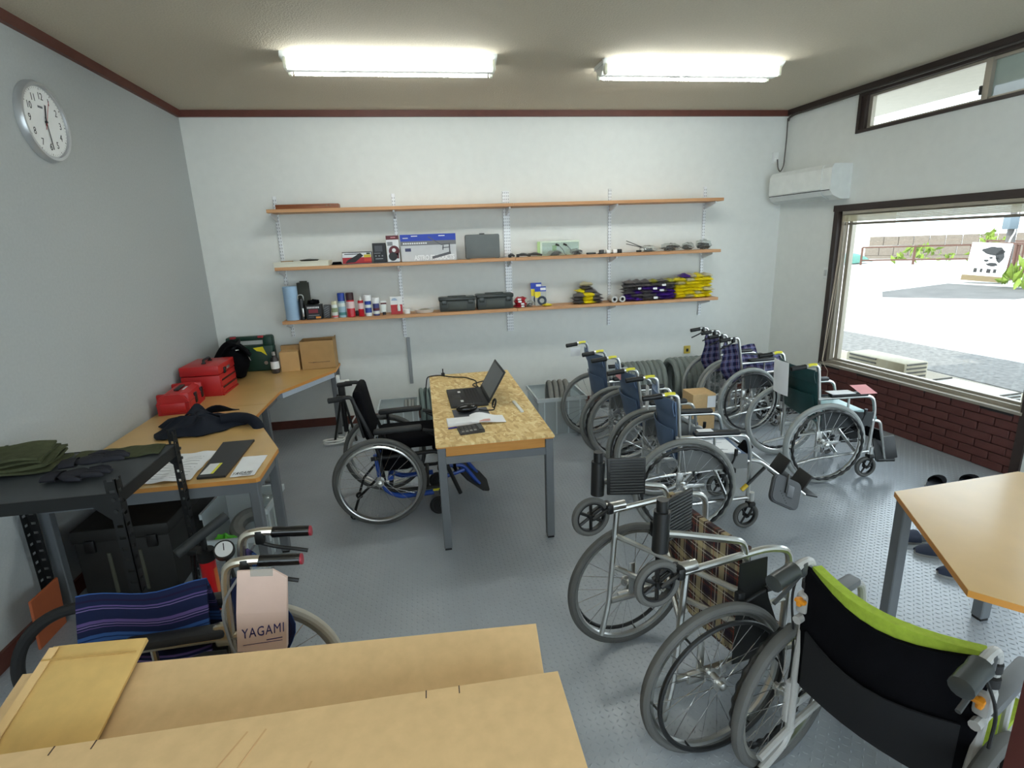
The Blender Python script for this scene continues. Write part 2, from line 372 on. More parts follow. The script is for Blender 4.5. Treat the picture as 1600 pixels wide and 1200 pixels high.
# rolled-up venetian blind under the lintel
bl = thing('venetian_blind', 'raised pale slatted blind bundled under the head of the large window', 'blind', Mrw @ Vector((1.7, 0.0, 1.9)))
bl.matrix_world = Mrw @ Matrix.Translation((1.725, 0.01, 1.93))
blm = M('ivory_blind_slat', (222, 214, 180), 0.35, var=0.1)
obj('headrail', G().box(-0.86, 0.86, -0.02, 0.02, -0.005, 0.02), alu_frame, bl, smooth=0)
slat = G().box(-0.855, 0.855, -0.02, 0.02, -0.0016, 0.0016).mesh('slat', blm, 0)
for k in range(9): obj('slat', slat, parent=bl, loc=(0, 0, -0.018-k*0.0065), rot=(0.1, 0, 0))
obj('bottom_rail', G().box(-0.855, 0.855, -0.02, 0.02, -0.105, -0.085), M('grey_blind_rail', (120, 112, 100), 0.4), bl, smooth=0)
for k, (dx, y) in enumerate(((0.0, -0.03), (0.02, -0.035), (0.045, -0.03))):
    pts = [(-0.83+dx, y, -0.03), (-0.845+dx*0.8, y-0.01, -0.6), (-0.87+dx*0.5, y-0.02, -1.2), (-0.86, y-0.035, -1.42)]
    if k == 0: pts += [(-0.80, y-0.05, -1.47), (-0.76, y-0.05, -1.5), (-0.77, y-0.05, -1.62), (-0.83, y-0.05, -1.64), (-0.86, y-0.05, -1.52)]
    obj('pull_cord', G().tube(fillet(pts, 0.2), 0.0022, 5), M('cream_cord', (206, 190, 170), 0.8), bl)
# ------------------------------------------------------------------ transom window, glazed door (outside the frame, brings daylight as in the photo)
g = G(Mrw); a, b, c, d = 0.905, 3.4, 2.62, 2.955
rbx(g, a, b, -0.015, 0.05, c, c+0.025); rbx(g, a, a+0.03, -0.015, 0.1, c, d); rbx(g, b-0.03, b, -0.015, 0.05, c, d); rbx(g, a, b, -0.015, 0.05, d-0.03, d+0.0); rbx(g, a+0.03, a+0.075, 0.0, 0.1, c+0.025, d-0.03)
w2 = struct('window_2', g, dark_brown)
g = G(Mrw); rbx(g, a+0.075, a+0.11, 0.03, 0.07, c+0.025, d-0.03); rbx(g, 1.955, 2.0, 0.02, 0.07, c+0.025, d-0.03); rbx(g, a+0.11, b-0.03, 0.03, 0.07, c+0.025, c+0.045); rbx(g, a+0.11, b-0.03, 0.03, 0.07, d-0.05, d-0.03)
obj('window_frame', g, alu_frame, w2, smooth=0)
obj('glass_pane', rbx(G(Mrw), a+0.1, 1.96, 0.045, 0.05, c+0.04, d-0.045), glass, w2, smooth=0)
obj('frosted_pane', rbx(G(Mrw), 1.995, b-0.03, 0.055, 0.06, c+0.04, d-0.045), frost, w2, smooth=0)
obj('latch', rbx(G(Mrw), 1.94, 1.955, 0.01, 0.03, c+0.07, c+0.13), black_plastic, w2, smooth=0)
g = G(Mrw)
for t in (2.72, 3.68, 4.62): rbx(g, t, t+0.08, 0.02, 0.09, 0, 2.14)
rbx(g, 2.8, 4.62, 0.02, 0.09, 2.06, 2.14); rbx(g, 2.8, 4.62, 0.02, 0.09, 0.0, 0.12)
d1 = struct('door_1', g, dark_brown)
obj('glass_pane', rbx(G(Mrw), 2.78, 4.64, 0.05, 0.056, 0.1, 2.08), glass, d1, smooth=0)

g = G()
for k in range(5): g.box(0.3+k*1.38, 0.38+k*1.38, BACK-0.09, BACK-0.03, 0.08, 2.6)
d2 = struct('door_2', g, dark_brown); obj('glass_pane', G().box(0.32, 5.88, BACK-0.063, BACK-0.057, 0.08, 2.6), glass, d2, smooth=0)
# ------------------------------------------------------------------ outside
asphalt = M('sunlit_asphalt', (176, 175, 172), 0.9, var=0.05, vs=0.8, spec=0.2)
GZ = -0.15
struct('ground_outside', G().box(RW-0.2, 90, -40, 80, GZ-0.3, GZ), asphalt)
struct('ground_gravel_outside', G().prism([(8.8, 6.0), (10.0, 6.0), (10.6, -3.5), (8.9, -3.5)], GZ, GZ+0.012), M('grey_gravel', (100, 98, 95), 0.95, var=0.35, vs=14, bump=0.8, bs=25))
struct('ground_apron_outside', G().prism([(6.3, 3.0), (8.78, 3.0), (8.88, -3.4), (6.3, -3.4)], GZ, GZ+0.008), M('pale_concrete', (128, 120, 106), 0.9, var=0.12, vs=3, bump=0.2, bs=30))
struct('ground_patch_outside', G().prism([(16.3, 9.4), (20, 10.6), (20.5, 7.0), (17.4, 6.3), (15.2, 8.2)], GZ, GZ+0.01), M('dark_asphalt_patch', (78, 76, 74), 0.9, var=0.2, vs=2))
def outdoor_unit(t, o, label, w=0.8, hh=0.55, m=None):
    r = thing('air_conditioner_outdoor_unit', label, 'air conditioner'); r.matrix_world = Mrw @ Matrix.Translation((t, o, GZ+0.008)) @ Matrix.Rotation(0.0, 4, 'Z')
    obj('casing', G().rbox((0, 0, hh/2+0.05), (w, 0.3, hh), 0.02), m, r)
    g = G()
    for k in range(8): g.box(-w/2+0.05, w/2-0.32, -0.158, -0.148, 0.1+hh*0.38+k*hh*0.07, 0.1+hh*0.38+k*hh*0.07+0.016)
    for k in range(8): g.box(-w/2-0.006, -w/2+0.001, -0.12, 0.12, 0.1+hh*0.38+k*hh*0.07, 0.1+hh*0.38+k*hh*0.07+0.016)
    for k in range(8): g.box(w/2-0.001, w/2+0.006, -0.12, 0.12, 0.1+hh*0.38+k*hh*0.07, 0.1+hh*0.38+k*hh*0.07+0.016)
    obj('louvre_grille', g, M('grey_grille', (70, 66, 58), 0.5) if 'grey_grille' not in MATS else MATS['grey_grille'], r, smooth=0)
    for x in (-w/2+0.1, w/2-0.1): obj('foot', G().box(x-0.05, x+0.05, -0.16, 0.16, 0, 0.05), black_plastic, r, smooth=0)
outdoor_unit(0.85, 0.75, 'beige outdoor unit with slatted side beyond the window corner', 0.7, 0.58, M('beige_casing', (158, 148, 124), 0.5))
outdoor_unit(1.62, 0.95, 'white outdoor unit lower and right of the beige one', 0.6, 0.42, M('white_casing', (186, 186, 182), 0.5))
rust = M('rust_brown_rail', (84, 54, 42), 0.7)
def railing(p, q, z0, z1, n, label, rails=2, bal=False):
    r = thing('railing', label, 'railing', (p[0], p[1], GZ)); L = math.hypot(q[0]-p[0], q[1]-p[1]); r.rotation_euler = (0, 0, math.atan2(q[1]-p[1], q[0]-p[0]))
    for k in range(n):
        x = L*k/(n-1); obj('post', G().box(x-0.05, x+0.05, -0.05, 0.05, 0, z1), rust, r, smooth=0)
    for k in range(rails):
        z = z0+(z1-z0)*k/(rails-1); obj('rail', G().box(0, L, -0.035, 0.035, z-0.04, z+0.04), rust, r, smooth=0)
    if bal:
        me = G().box(-0.025, 0.025, -0.02, 0.02, z0, z1).mesh('baluster', rust, 0)
        for k in range(int(L/0.22)): obj('baluster', me, parent=r, loc=(0.11+k*0.22, 0, 0))
railing((26.4, 21.7), (30.2, 18.8), 0.25, 0.95, 3, 'two-bar rust brown railing across the road on the left')
railing((30.5, 18.3), (27.4, 12.4), 0.35, 1.15, 4, 'two-bar rust brown railing running on to the black and white poster')
railing((23.2, 12.0), (22.0, 9.2), 0.2, 1.25, 3, 'short railing with upright bars behind the black and white poster', 2, True)
railing((33.5, 18.5), (29.0, 10.0), 0.5, 2.2, 5, 'tall brown fence of upright bars by the utility pole', 2, True)
def house(label, x, y, rz, w, d, h, m, wins=(), roof=None):
    r = thing('house', label, 'house', (x, y, GZ), rz)
    obj('wall', G().box(-w/2, w/2, 0, d, 0, h), m, r, smooth=0)
    obj('roof', G().prism([(-w/2-0.4, -0.4), (w/2+0.4, -0.4), (w/2+0.4, d+0.4), (-w/2-0.4, d+0.4)], h, h+0.35), roof or M('grey_roof', (120, 116, 112), 0.7), r, smooth=0)
    for wx, wz, ww, wh in wins:
        f = obj('window', G().box(wx-ww/2, wx+ww/2, -0.06, 0.02, wz, wz+wh), M('pale_window_bars', (228, 230, 232), 0.4) if 'pale_window_bars' not in MATS else MATS['pale_window_bars'], r, smooth=0)
        g = G(); nb = 9
        for k in range(nb): g.box(wx-ww/2+(k+0.3)*ww/nb, wx-ww/2+(k+0.7)*ww/nb, -0.08, -0.05, wz+0.05, wz+wh-0.05)
        obj('window_bar', g, M('grey_bars', (84, 88, 92), 0.5) if 'grey_bars' not in MATS else MATS['grey_bars'], f, smooth=0)
house('white house with barred window across the road at left', 33, 36, -0.75, 13, 6, 6, M('white_render', (206, 204, 198), 0.9), ((-3.2, 1.4, 3.0, 1.3),))
house('ochre house behind the tall brown fence', 50, 19.0, -1.05, 16, 7, 6, M('ochre_render', (148, 128, 88), 0.9), ((2, 1.2, 2.4, 1.6),), M('brown_roof', (110, 90, 76), 0.8))
r = thing('block_wall', 'grey concrete block wall beyond the railing across the road', 'wall', (34.6, 23.4, GZ), -0.9)
for i in range(2):
    for j in range(12): obj('block', G().rbox((-4.5+j*0.8+(i % 2)*0.2, 0, 0.5+i*0.62), (0.78, 0.2, 0.6), 0.02, seg=1), M('concrete_block', (112, 102, 92), 0.9, var=0.15) if 'concrete_block' not in MATS else MATS['concrete_block'], r)
obj('footing', G().box(-5, 5, -0.15, 0.15, 0, 0.2), MATS['concrete_block'], r, smooth=0)
po = thing('utility_pole', 'utility pole with dark meter box across the road', 'pole', (25.5, 13.2, GZ))
obj('shaft', G().cyl((0, 0, 0), (0, 0, 7), 0.16, 0.13), M('weathered_pole', (88, 84, 82), 0.8), po)
obj('meter_box', G().rbox((-0.25, -0.1, 2.0), (0.45, 0.3, 0.55), 0.03), M('slate_box', (92, 104, 112), 0.5), po)
obj('conduit', G().tube(fillet([(-0.1, -0.18, 3.4), (-0.1, -0.2, 1.6), (-0.3, -0.22, 1.3), (-0.3, -0.2, 0.9)], 0.1), 0.03, 6), M('pale_conduit', (200, 200, 196), 0.5), po)
# advertising board with a black and white portrait print
pb = thing('poster_board', 'black and white portrait poster board standing by the far kerb', 'poster', (20.95, 10.2, GZ+0.25), -1.07)
pb.rotation_euler = (0, 0.07, -1.07); pb.scale = (0.7, 0.7, 0.7)
obj('board', G().box(-0.75, 0.75, -0.04, 0.04, 0.0, 1.55), M('poster_white', (238, 238, 236), 0.6), pb, smooth=0)
ink = M('poster_black', (38, 38, 40), 0.7)
g = G()
for cx, cz, rx, rz in ((0.15, 1.18, 0.42, 0.2), (0.42, 0.95, 0.16, 0.3), (-0.05, 0.72, 0.1, 0.06), (0.2, 0.55, 0.22, 0.09), (0.1, 0.86, 0.07, 0.05), (0.34, 0.84, 0.07, 0.05)):
    n = 18; g.add([(cx+rx*math.cos(2*PI*i/n)*(1+0.15*math.sin(5*i)), -0.044, cz+rz*math.sin(2*PI*i/n)*(1+0.1*math.cos(4*i))) for i in range(n)], [tuple(range(n))])
obj('portrait_print', g, ink, pb, smooth=0)
g = G()
for k, wd in enumerate((0.14, 0.1, 0.16, 0.12)): g.box(-0.45+k*0.25, -0.45+k*0.25+wd, -0.046, -0.041, 0.14+0.02*(k % 2), 0.34); 
obj('print_strokes', g, ink, pb, smooth=0)
obj('stand', G().box(-0.8, 0.8, -0.3, 0.3, -0.25, 0.0), M('old_concrete', (112, 98, 74), 0.9), pb, smooth=0)
leaf = M('bright_leaves', (104, 124, 42), 0.8, var=0.3, vs=3, bump=0.5, bs=8)
def shrub(name, label, p, sx, sy, sz, m):
    o = bpy.data.objects.new(name, None)
    g = G(); rr = random.Random(int(p[0]*10+p[1]))
    for k in range(60):
        a, b = rr.random()*2*PI, rr.random()*PI/2; q = Vector((sx*math.cos(a)*math.cos(b), sy*math.sin(a)*math.cos(b), 0.1+sz*math.sin(b)))*(0.7+0.3*rr.random())
        e = Euler((rr.random()*3, rr.random()*3, rr.random()*3)).to_matrix(); s = 0.16+0.14*rr.random()
        g.add([q+e @ Vector(v)*s for v in ((-1, 0, 0), (0, -0.45, 0.1), (1, 0, 0), (0, 0.45, 0.1), (0, 0, -0.1))], [(0, 1, 2, 3), (0, 4, 1), (1, 4, 2), (2, 4, 3), (3, 4, 0)])
    o = obj(name, g, m, loc=(p[0], p[1], GZ), smooth=0); tag(o, label, 'shrub')
shrub('hedge', 'low yellow-green hedge behind the left railing', (30.0, 21.6), 2.2, 0.9, 0.8, leaf)
shrub('shrub', 'green bush by the right end of the left railing', (32.0, 19.4), 0.8, 0.9, 1.5, leaf)
shrub('shrub', 'leafy weeds right of the black and white poster', (20.3, 8.3), 0.8, 0.6, 0.8, leaf)
r = thing('tarpaulin_stack', 'low teal tarpaulin heap at the far left of the road', 'tarpaulin', (26.5, 23.2, GZ))
obj('cover', G().slab(lambda u, v: (-1.3+2.6*u, -0.8+1.6*v, 0.1+0.55*math.sin(PI*u)**0.5*math.sin(PI*v)**0.5+0.05*math.sin(9*u)), 12, 8, 0.03), M('teal_tarp', (70, 118, 106), 0.6), r)

struct('eave_outside', rbx(G(Mrw), -0.6, 6.0, 0.14, 1.55, 3.06, 3.16), M('beige_soffit', (196, 190, 178), 0.8))
# ------------------------------------------------------------------ ceiling lights
tube_m = M_emit('lit_fluorescent_tube', (250, 255, 252), TUBE_POWER)
fix_m = M('white_enamel_fixture', (236, 238, 232), 0.35)
def lamp(x, y, label):
    r = thing('fluorescent_light', label, 'light', (x, y, H)); L = 1.4
    g = G(); g.add([(0, 0, 0), (L, 0, 0), (L, 0.24, 0), (0, 0.24, 0), (0, 0.012, -0.012), (L, 0.012, -0.012), (L, 0.228, -0.012), (0, 0.228, -0.012),
                    (0.01, 0.095, -0.085), (L-0.01, 0.095, -0.085), (L-0.01, 0.145, -0.085), (0.01, 0.145, -0.085)],
                   [(0, 1, 5, 4), (4, 5, 9, 8), (8, 9, 10, 11), (10, 6, 7, 11), (6, 2, 3, 7), (0, 4, 8, 11, 7, 3), (1, 2, 6, 10, 9, 5), (0, 3, 2, 1)])
    obj('reflector_body', g, fix_m, r, smooth=0)
    for k, yy in enumerate((0.045, 0.195)):
        obj('tube', G().cyl((0.05, yy, -0.075), (L-0.05, yy, -0.075), 0.0165, n=20), tube_m, r)
        for xx in (0.022, L-0.022):
            obj('lamp_holder', G().rbox((xx, yy, -0.06), (0.026, 0.042, 0.07), 0.01), M('cream_socket', (226, 226, 206), 0.4) if 'cream_socket' not in MATS else MATS['cream_socket'], r)
    obj('end_cap', G().box(-0.006, 0.0, 0.02, 0.22, -0.03, -0.002), fix_m, r, smooth=0)
lamp(1.219, -1.6, 'twin-tube fluorescent batten on the ceiling nearer the clock')
lamp(3.385, -1.56, 'twin-tube fluorescent batten on the ceiling nearer the window')
lamp(1.3, -6.0, 'twin-tube fluorescent batten behind the camera, out of the frame')

# ------------------------------------------------------------------ air conditioner, cables, sockets
ac = thing('air_conditioner', 'white wall-mounted air conditioner beside the window', 'air conditioner'); ac.matrix_world = Mrw @ Matrix.Translation((0.5, 0, 2.22))
acm = M('ac_white', (226, 229, 226), 0.35)
prof = [(0, -0.155), (-0.1, -0.155), (-0.19, -0.12), (-0.225, -0.075), (-0.225, 0.12), (-0.2, 0.155), (0, 0.155)]
def extr(x0, x1, pf):
    n = len(pf); return G().add([(x0, y, z) for y, z in pf]+[(x1, y, z) for y, z in pf], [tuple(range(n)), tuple(reversed(range(n, 2*n)))]+[(i, n+i, n+(i+1) % n, (i+1) % n) for i in range(n)])
obj('body', extr(-0.41, 0.41, prof), acm, ac, smooth=20)
obj('front_panel', extr(-0.405, 0.30, [(-0.226, -0.07), (-0.234, -0.06), (-0.234, 0.115), (-0.21, 0.15), (-0.2, 0.15)]), acm, ac, smooth=20)
obj('vent_flap', extr(-0.40, 0.30, [(-0.12, -0.152), (-0.2, -0.118), (-0.229, -0.08), (-0.234, -0.08), (-0.205, -0.124), (-0.12, -0.158)]), M('ac_flap', (206, 210, 208), 0.4), ac, smooth=20)
obj('panel_gap', extr(-0.405, 0.405, [(-0.2255, -0.078), (-0.2275, -0.078), (-0.2275, -0.071), (-0.2255, -0.071)]), M('ac_gap', (70, 72, 72), 0.6), ac, smooth=0)
wo = thing('wall_socket', 'white wall socket with plug above the air conditioner', 'socket', (5.82, 0, 2.55))
obj('plate', G().rbox((0, -0.006, 0), (0.07, 0.012, 0.11), 0.004), white_plastic, wo); obj('plug', G().rbox((0.0, -0.025, -0.02), (0.03, 0.03, 0.035), 0.006), white_plastic, wo)
cord_m = M('grey_cord', (96, 92, 88), 0.6)
def cord(name, label, pts, r, m, cat='cable', rad=0.06, n=6):
    return tag(obj(name, G().tube(fillet(pts, rad), r, n), m), label, cat)
cord('air_conditioner_cable', 'grey cord drooping from the socket to the air conditioner', [(5.82, -0.045, 2.53), (5.83, -0.05, 2.44), (5.86, -0.05, 2.40), (5.895, -0.05, 2.46), (5.905, -0.045, 2.72), (5.905, -0.04, 2.93)], 0.007, cord_m)
def rw(t, o, z): return tuple(Mrw @ Vector((t, o, z)))
cord('ceiling_cable', 'dark cable clipped along the top of the right wall', [(5.905, -0.05, 2.90), (5.905, -0.06, 2.93), rw(0.15, -0.045, 2.945), rw(0.6, -0.05, 2.945), rw(1.2, -0.045, 2.952), rw(2.6, -0.045, 2.95), rw(4, -0.045, 2.95)], 0.011, M('dark_cable', (60, 54, 50), 0.5))
sw = thing('light_switch', 'white light switch left of the window frame', 'switch'); sw.matrix_world = Mrw @ Matrix.Translation((0.735, 0, 1.375))
obj('plate', G().rbox((0, -0.006, 0), (0.06, 0.012, 0.11), 0.004), white_plastic, sw); obj('rocker', G().rbox((0, -0.014, 0), (0.03, 0.008, 0.06), 0.003), M('switch_grey', (190, 192, 190), 0.4), sw)
ys = thing('wall_outlet', 'yellowed wall outlet above the row of tyres', 'socket', (4.913, 0, 0.535))
obj('plate', G().rbox((0, -0.006, 0), (0.075, 0.012, 0.09), 0.004), M('aged_yellow_plastic', (196, 172, 70), 0.5), ys); obj('hole', G().rbox((0, -0.013, -0.005), (0.028, 0.006, 0.035), 0.004), black_plastic, ys)

# ------------------------------------------------------------------ wall clock on the grey wall
ck = thing('wall_clock', 'round silver-rimmed wall clock on the grey wall', 'clock')
ck.matrix_world = Matrix(((0, 0, 1, 0.0), (1, 0, 0, -1.998), (0, 1, 0, 2.515), (0, 0, 0, 1)))
R0 = 0.205
obj('rim', G().lathe([(R0-0.03, 0.0), (R0, 0.0), (R0, 0.018), (R0-0.008, 0.036), (R0-0.022, 0.036), (R0-0.024, 0.026), (R0-0.03, 0.026), (R0-0.03, 0.0)], 64, cap=False), M('silver_rim', (196, 198, 200), 0.3, 0.6), ck)
obj('dial', G().lathe([(0.0005, 0.018), (R0-0.022, 0.018), (R0-0.022, 0.024), (0.0005, 0.024)], 64), M('clock_dial', (240, 241, 240), 0.5), ck)
ckb = M('clock_black', (40, 40, 44), 0.5)
for i in range(1, 13):
    a = PI/2-2*PI*i/12; text('numeral', str(i), 0.052, ckb, ck, (0.128*math.cos(a), 0.128*math.sin(a), 0.0245), (0, 0, 0), sx=0.85)
g = G()
for i in range(60):
    a = 2*PI*i/60; w, l = (0.0022, 0.010) if i % 5 == 0 else (0.0009, 0.007); c, s = math.cos(a), math.sin(a); r1, r2 = 0.172-l, 0.172
    g.add([(c*r1-s*w, s*r1+c*w, 0.0247), (c*r1+s*w, s*r1-c*w, 0.0247), (c*r2+s*w, s*r2-c*w, 0.0247), (c*r2-s*w, s*r2+c*w, 0.0247)], [(0, 1, 2, 3)])
obj('minute_marks', g, ckb, ck, smooth=0, kind='stuff')
def hand(nm, ang, l, w, back, z, m):
    c, s = math.cos(ang), math.sin(ang); g = G(Matrix(((c, -s, 0, 0), (s, c, 0, 0), (0, 0, 1, 0), (0, 0, 0, 1))))
    obj(nm, g.box(-back, l, -w/2, w/2, z, z+0.0015), m, ck, smooth=0)
hand('hour_hand', PI/2-2*PI*(12.48/12), 0.092, 0.008, 0.02, 0.027, ckb)
hand('minute_hand', PI/2-2*PI*(29.2/60), 0.14, 0.006, 0.025, 0.029, ckb)
hand('second_hand', PI/2-2*PI*(4.2/60), 0.13, 0.0022, 0.045, 0.031, M('red_hand', (170, 40, 40), 0.4))
obj('hub', G().cyl((0, 0, 0.024), (0, 0, 0.034), 0.006), ckb, ck)
obj('dial_logo', G().rbox((-0.02, 0.072, 0.0245), (0.04, 0.011, 0.001), 0.0004, seg=1), M('logo_grey', (110, 112, 118), 0.5), ck)
# ================================================================== shelving on the back wall
oak = M_grain('oiled_oak_board', (206, 158, 112), (182, 130, 86), (1.5, 30, 60), 0.5)
SZ = (2.144, 1.636, 1.142); UX = (0.708, 1.796, 2.895, 3.98, 5.034); SD = 0.270; ST = 0.03
rowname = ('top', 'middle', 'bottom')
for k, z in enumerate(SZ):
    for a, b, side in ((0.688, 2.925, 'left'), (2.928, 5.094, 'right')):
        o = obj('shelf_board', G().rbox(((a+b)/2, -SD/2-0.018, z-ST/2), (b-a, SD, ST), 0.002, seg=1), oak)
        tag(o, f'{side} half of the {rowname[k]} oak shelf on the back wall', 'shelf', 'oak boards of the wall shelving')
upm = M('white_slotted_upright', (230, 232, 234), 0.4, 0.2); slot_m = M('slot_shadow', (158, 160, 162), 0.7)
pos = ('leftmost', 'second from left', 'middle double', 'fourth from left', 'rightmost')
for i, ux in enumerate(UX):
    zb = (0.949, 0.885, 0.877, 0.873, 0.923)[i]; w = 0.07 if i == 2 else 0.034
    u = thing('shelf_upright', f'{pos[i]} white slotted upright of the wall shelving', 'shelf upright', (ux, 0, zb), group='slotted uprights of the wall shelving')
    obj('channel', G().rbox((0, -0.008, (2.277-zb)/2), (w, 0.016, 2.277-zb), 0.003, seg=1), upm, u)
    g = G(); n = int((2.277-zb)/0.031)
    cols = (-0.026, -0.009, 0.009, 0.026) if i == 2 else (-0.009, 0.009)
    for q in range(n):
        for cx in cols: g.box(cx-0.003, cx+0.003, -0.0166, -0.0158, 0.012+q*0.031, 0.028+q*0.031)
    obj('slots', g, slot_m, u, smooth=0, kind='stuff')
    for k, z in enumerate(SZ):
        zz = z-ST-zb-0.0006
        g = G().add([(-0.007, -0.01, zz), (-0.007, -0.24, zz), (-0.007, -0.24, zz-0.016), (-0.007, -0.01, zz-0.07), (0.007, -0.01, zz), (0.007, -0.24, zz), (0.007, -0.24, zz-0.016), (0.007, -0.01, zz-0.07)],
                    [(0, 1, 2, 3), (7, 6, 5, 4), (0, 4, 5, 1), (1, 5, 6, 2), (2, 6, 7, 3), (3, 7, 4, 0)])
        obj('bracket', g, upm, u, smooth=0)
o = obj('lower_upright', G().rbox((1.822, -0.01, 0.63), (0.036, 0.02, 0.49), 0.003, seg=1), M('bare_grey_channel', (150, 154, 156), 0.45, 0.3)); tag(o, 'bare grey channel fixed below the second shelf upright', 'shelf upright')

# ---- helpers for shelf goods
def F(x, y, z): return Matrix(((1, 0, 0, x), (0, 0, -1, y), (0, 1, 0, z), (0, 0, 0, 1)))      # a front-facing plane: x right, y up, z towards the room
def panel(name, parent, m, x0, x1, z0, z1, y, th=0.0008):
    return obj(name, G().box(x0, x1, y-th, y, z0, z1), m, parent, smooth=0)
P = lambda n, c, r=0.5: M('print_'+n, c, r)
pk, pr_, pw, pb_, pg = P('black', (26, 26, 30)), P('red', (176, 34, 44)), P('white', (226, 228, 230)), P('blue', (30, 62, 170)), P('grey', (130, 132, 136))
def retail_box(label, x0, x1, z, h, d, base, group=None, y=None):
    yc = -0.2 if y is None else y
    t = thing('retail_box', label, 'box', ((x0+x1)/2, yc, z), group=group); w = x1-x0
    obj('box', G().rbox((0, d/2, h/2), (w, d, h), 0.002, seg=1), base, t); return t, w
Z1_, Z2_, Z3_ = SZ[0]+0.0005, SZ[1]+0.0005, SZ[2]+0.0005
t = thing('wooden_case', 'long flat varnished wooden case on the top shelf', 'case', (1.03, -0.16, Z1_))
obj('case_body', G().rbox((0, 0, 0.021), (0.55, 0.13, 0.042), 0.003), M_grain('varnished_wood', (150, 88, 46), (118, 62, 30), (3, 60, 60), 0.4), t)
obj('lid_seam', G().box(-0.276, 0.276, -0.0655, -0.0645, 0.026, 0.028), P('seam', (70, 36, 18)), t, smooth=0)
for x in (0.17, 0.20): obj('clasp', G().rbox((x, -0.067, 0.026), (0.014, 0.004, 0.016), 0.001, seg=1), P('brass', (120, 92, 60)), t)
# middle shelf
t = thing('plastic_tray', 'cream plastic tray at the left end of the middle shelf', 'tray', (0.925, -0.17, Z2_))
cream = M('cream_plastic', (226, 224, 206), 0.5)
g = G().box(-0.24, 0.24, -0.11, 0.11, 0, 0.004)
for a, b, c, d in ((-0.24, 0.24, -0.11, -0.105), (-0.24, 0.24, 0.105, 0.11), (-0.24, -0.235, -0.105, 0.105), (0.235, 0.24, -0.105, 0.105)): g.box(a, b, c, d, 0.004, 0.045)
obj('tray', g, cream, t, smooth=0); obj('rim', G().box(-0.245, 0.245, -0.117, -0.11, 0.038, 0.047).box(-0.245, 0.245, 0.11, 0.117, 0.038, 0.047), cream, t, smooth=0)
o = obj('black_dish', G().lathe([(0.0005, 0), (0.06, 0), (0.085, 0.02), (0.088, 0.024), (0.0005, 0.032)], 28), black_plastic, loc=(0.98, -0.17, Z2_+0.034)); tag(o, 'round black rubber piece lying in the cream tray', 'dish')
o = obj('card_scrap', G().rbox((0, 0, 0), (0.1, 0.06, 0.03), 0.002, seg=1), carton2, loc=(0.78, -0.17, Z2_+0.038)); tag(o, 'folded brown card in the cream tray', 'card')
t = thing('black_strap', 'flat black strap lying right of the cream tray', 'strap', (1.232, -0.2, Z2_))
for k in range(3): obj('fold', G().rbox((0.0, 0, 0.006+k*0.009), (0.096-0.01*k, 0.05, 0.008), 0.003), black_cloth, t)
o = obj('card_sheet', G().box(-0.25, 0.25, -0.06, 0.06, 0, 0.006), P('slate', (92, 92, 98)), loc=(1.56, -0.215, Z2_)); tag(o, 'grey card sheet lying under the tool boxes on the middle shelf', 'card')
zc = Z2_+0.0065
t, w = retail_box('low wide box with red and yellow print of a power tool', 1.285, 1.552, zc, 0.105, 0.09, pw)
panel('top_band', t, pk, -w/2, w/2, 0.098, 0.105, 0); panel('title', t, P('dgrey', (70, 70, 76)), -w/2+0.02, w/2-0.09, 0.082, 0.090, 0); panel('red_band', t, pr_, -w/2, w/2, 0.0, 0.055, 0)
g = G().add([(-0.11, -0.0012, 0.005), (-0.02, -0.0012, 0.01), (0.06, -0.0012, 0.07), (0.03, -0.0012, 0.095), (-0.02, -0.0012, 0.065), (-0.09, -0.0012, 0.03)], [(0, 1, 2, 3, 4, 5)]); obj('tool_print', g, pk, t, smooth=0)
panel('yellow_patch', t, P('yellow', (214, 190, 60)), 0.065, w/2-0.004, 0.052, 0.078, -0.0012); panel('red_patch', t, P('scarlet', (206, 60, 40)), 0.065, w/2-0.004, 0.016, 0.046, -0.0012); panel('green_patch', t, P('olive', (60, 70, 40)), 0.09, w/2-0.01, 0.08, 0.095, -0.0012)
t, w = retail_box('black carton with small white lettering, left of the tall tool box', 1.568, 1.69, zc, 0.178, 0.09, pk)
panel('band', t, pg, -w/2+0.012, w/2-0.05, 0.083, 0.088, 0); panel('photo', t, P('charcoal', (72, 74, 80)), -w/2+0.02, w/2-0.03, 0.1, 0.155, 0)
for k in range(3): panel('icon', t, pg, -0.04+k*0.03, -0.028+k*0.03, 0.055, 0.066, 0)
panel('caption', t, pg, -0.04, 0.03, 0.03, 0.038, 0)
t, w = retail_box('tall white box with maroon top and picture of a sander', 1.7, 1.818, zc, 0.243, 0.09, pw)
maroon = P('maroon', (92, 26, 36)); panel('top_band', t, maroon, -w/2, w/2, 0.205, 0.243, 0); panel('brand_mark', t, P('pink', (200, 130, 136)), -0.015, 0.03, 0.22, 0.23, -0.001); panel('text_block', t, pg, -w/2+0.01, 0.0, 0.15, 0.185, 0)
g = G().cyl((0.01, 0, 0.1), (0.01, -0.0013, 0.1), 0.05, n=20); g.box(0.02, 0.052, -0.0013, 0, 0.03, 0.08); obj('tool_print', g, maroon, t, smooth=0)
obj('dial_print', G().cyl((0.008, 0, 0.108), (0.008, -0.002, 0.108), 0.018, n=16), pw, t, smooth=0)
obj('lower_print', G().cyl((-0.005, 0, 0.05), (-0.005, -0.0018, 0.05), 0.04, n=16), pk, t, smooth=0)
t, w = retail_box('large flat carton with blue top and grey work-stand picture', 1.832, 2.36, Z2_, 0.252, 0.06, P('silver', (196, 199, 202)))
panel('blue_band', t, pb_, -w/2, w/2, 0.19, 0.252, 0); panel('grey_band', t, P('midgrey', (112, 112, 116)), -w/2, w/2, 0.15, 0.19, 0)
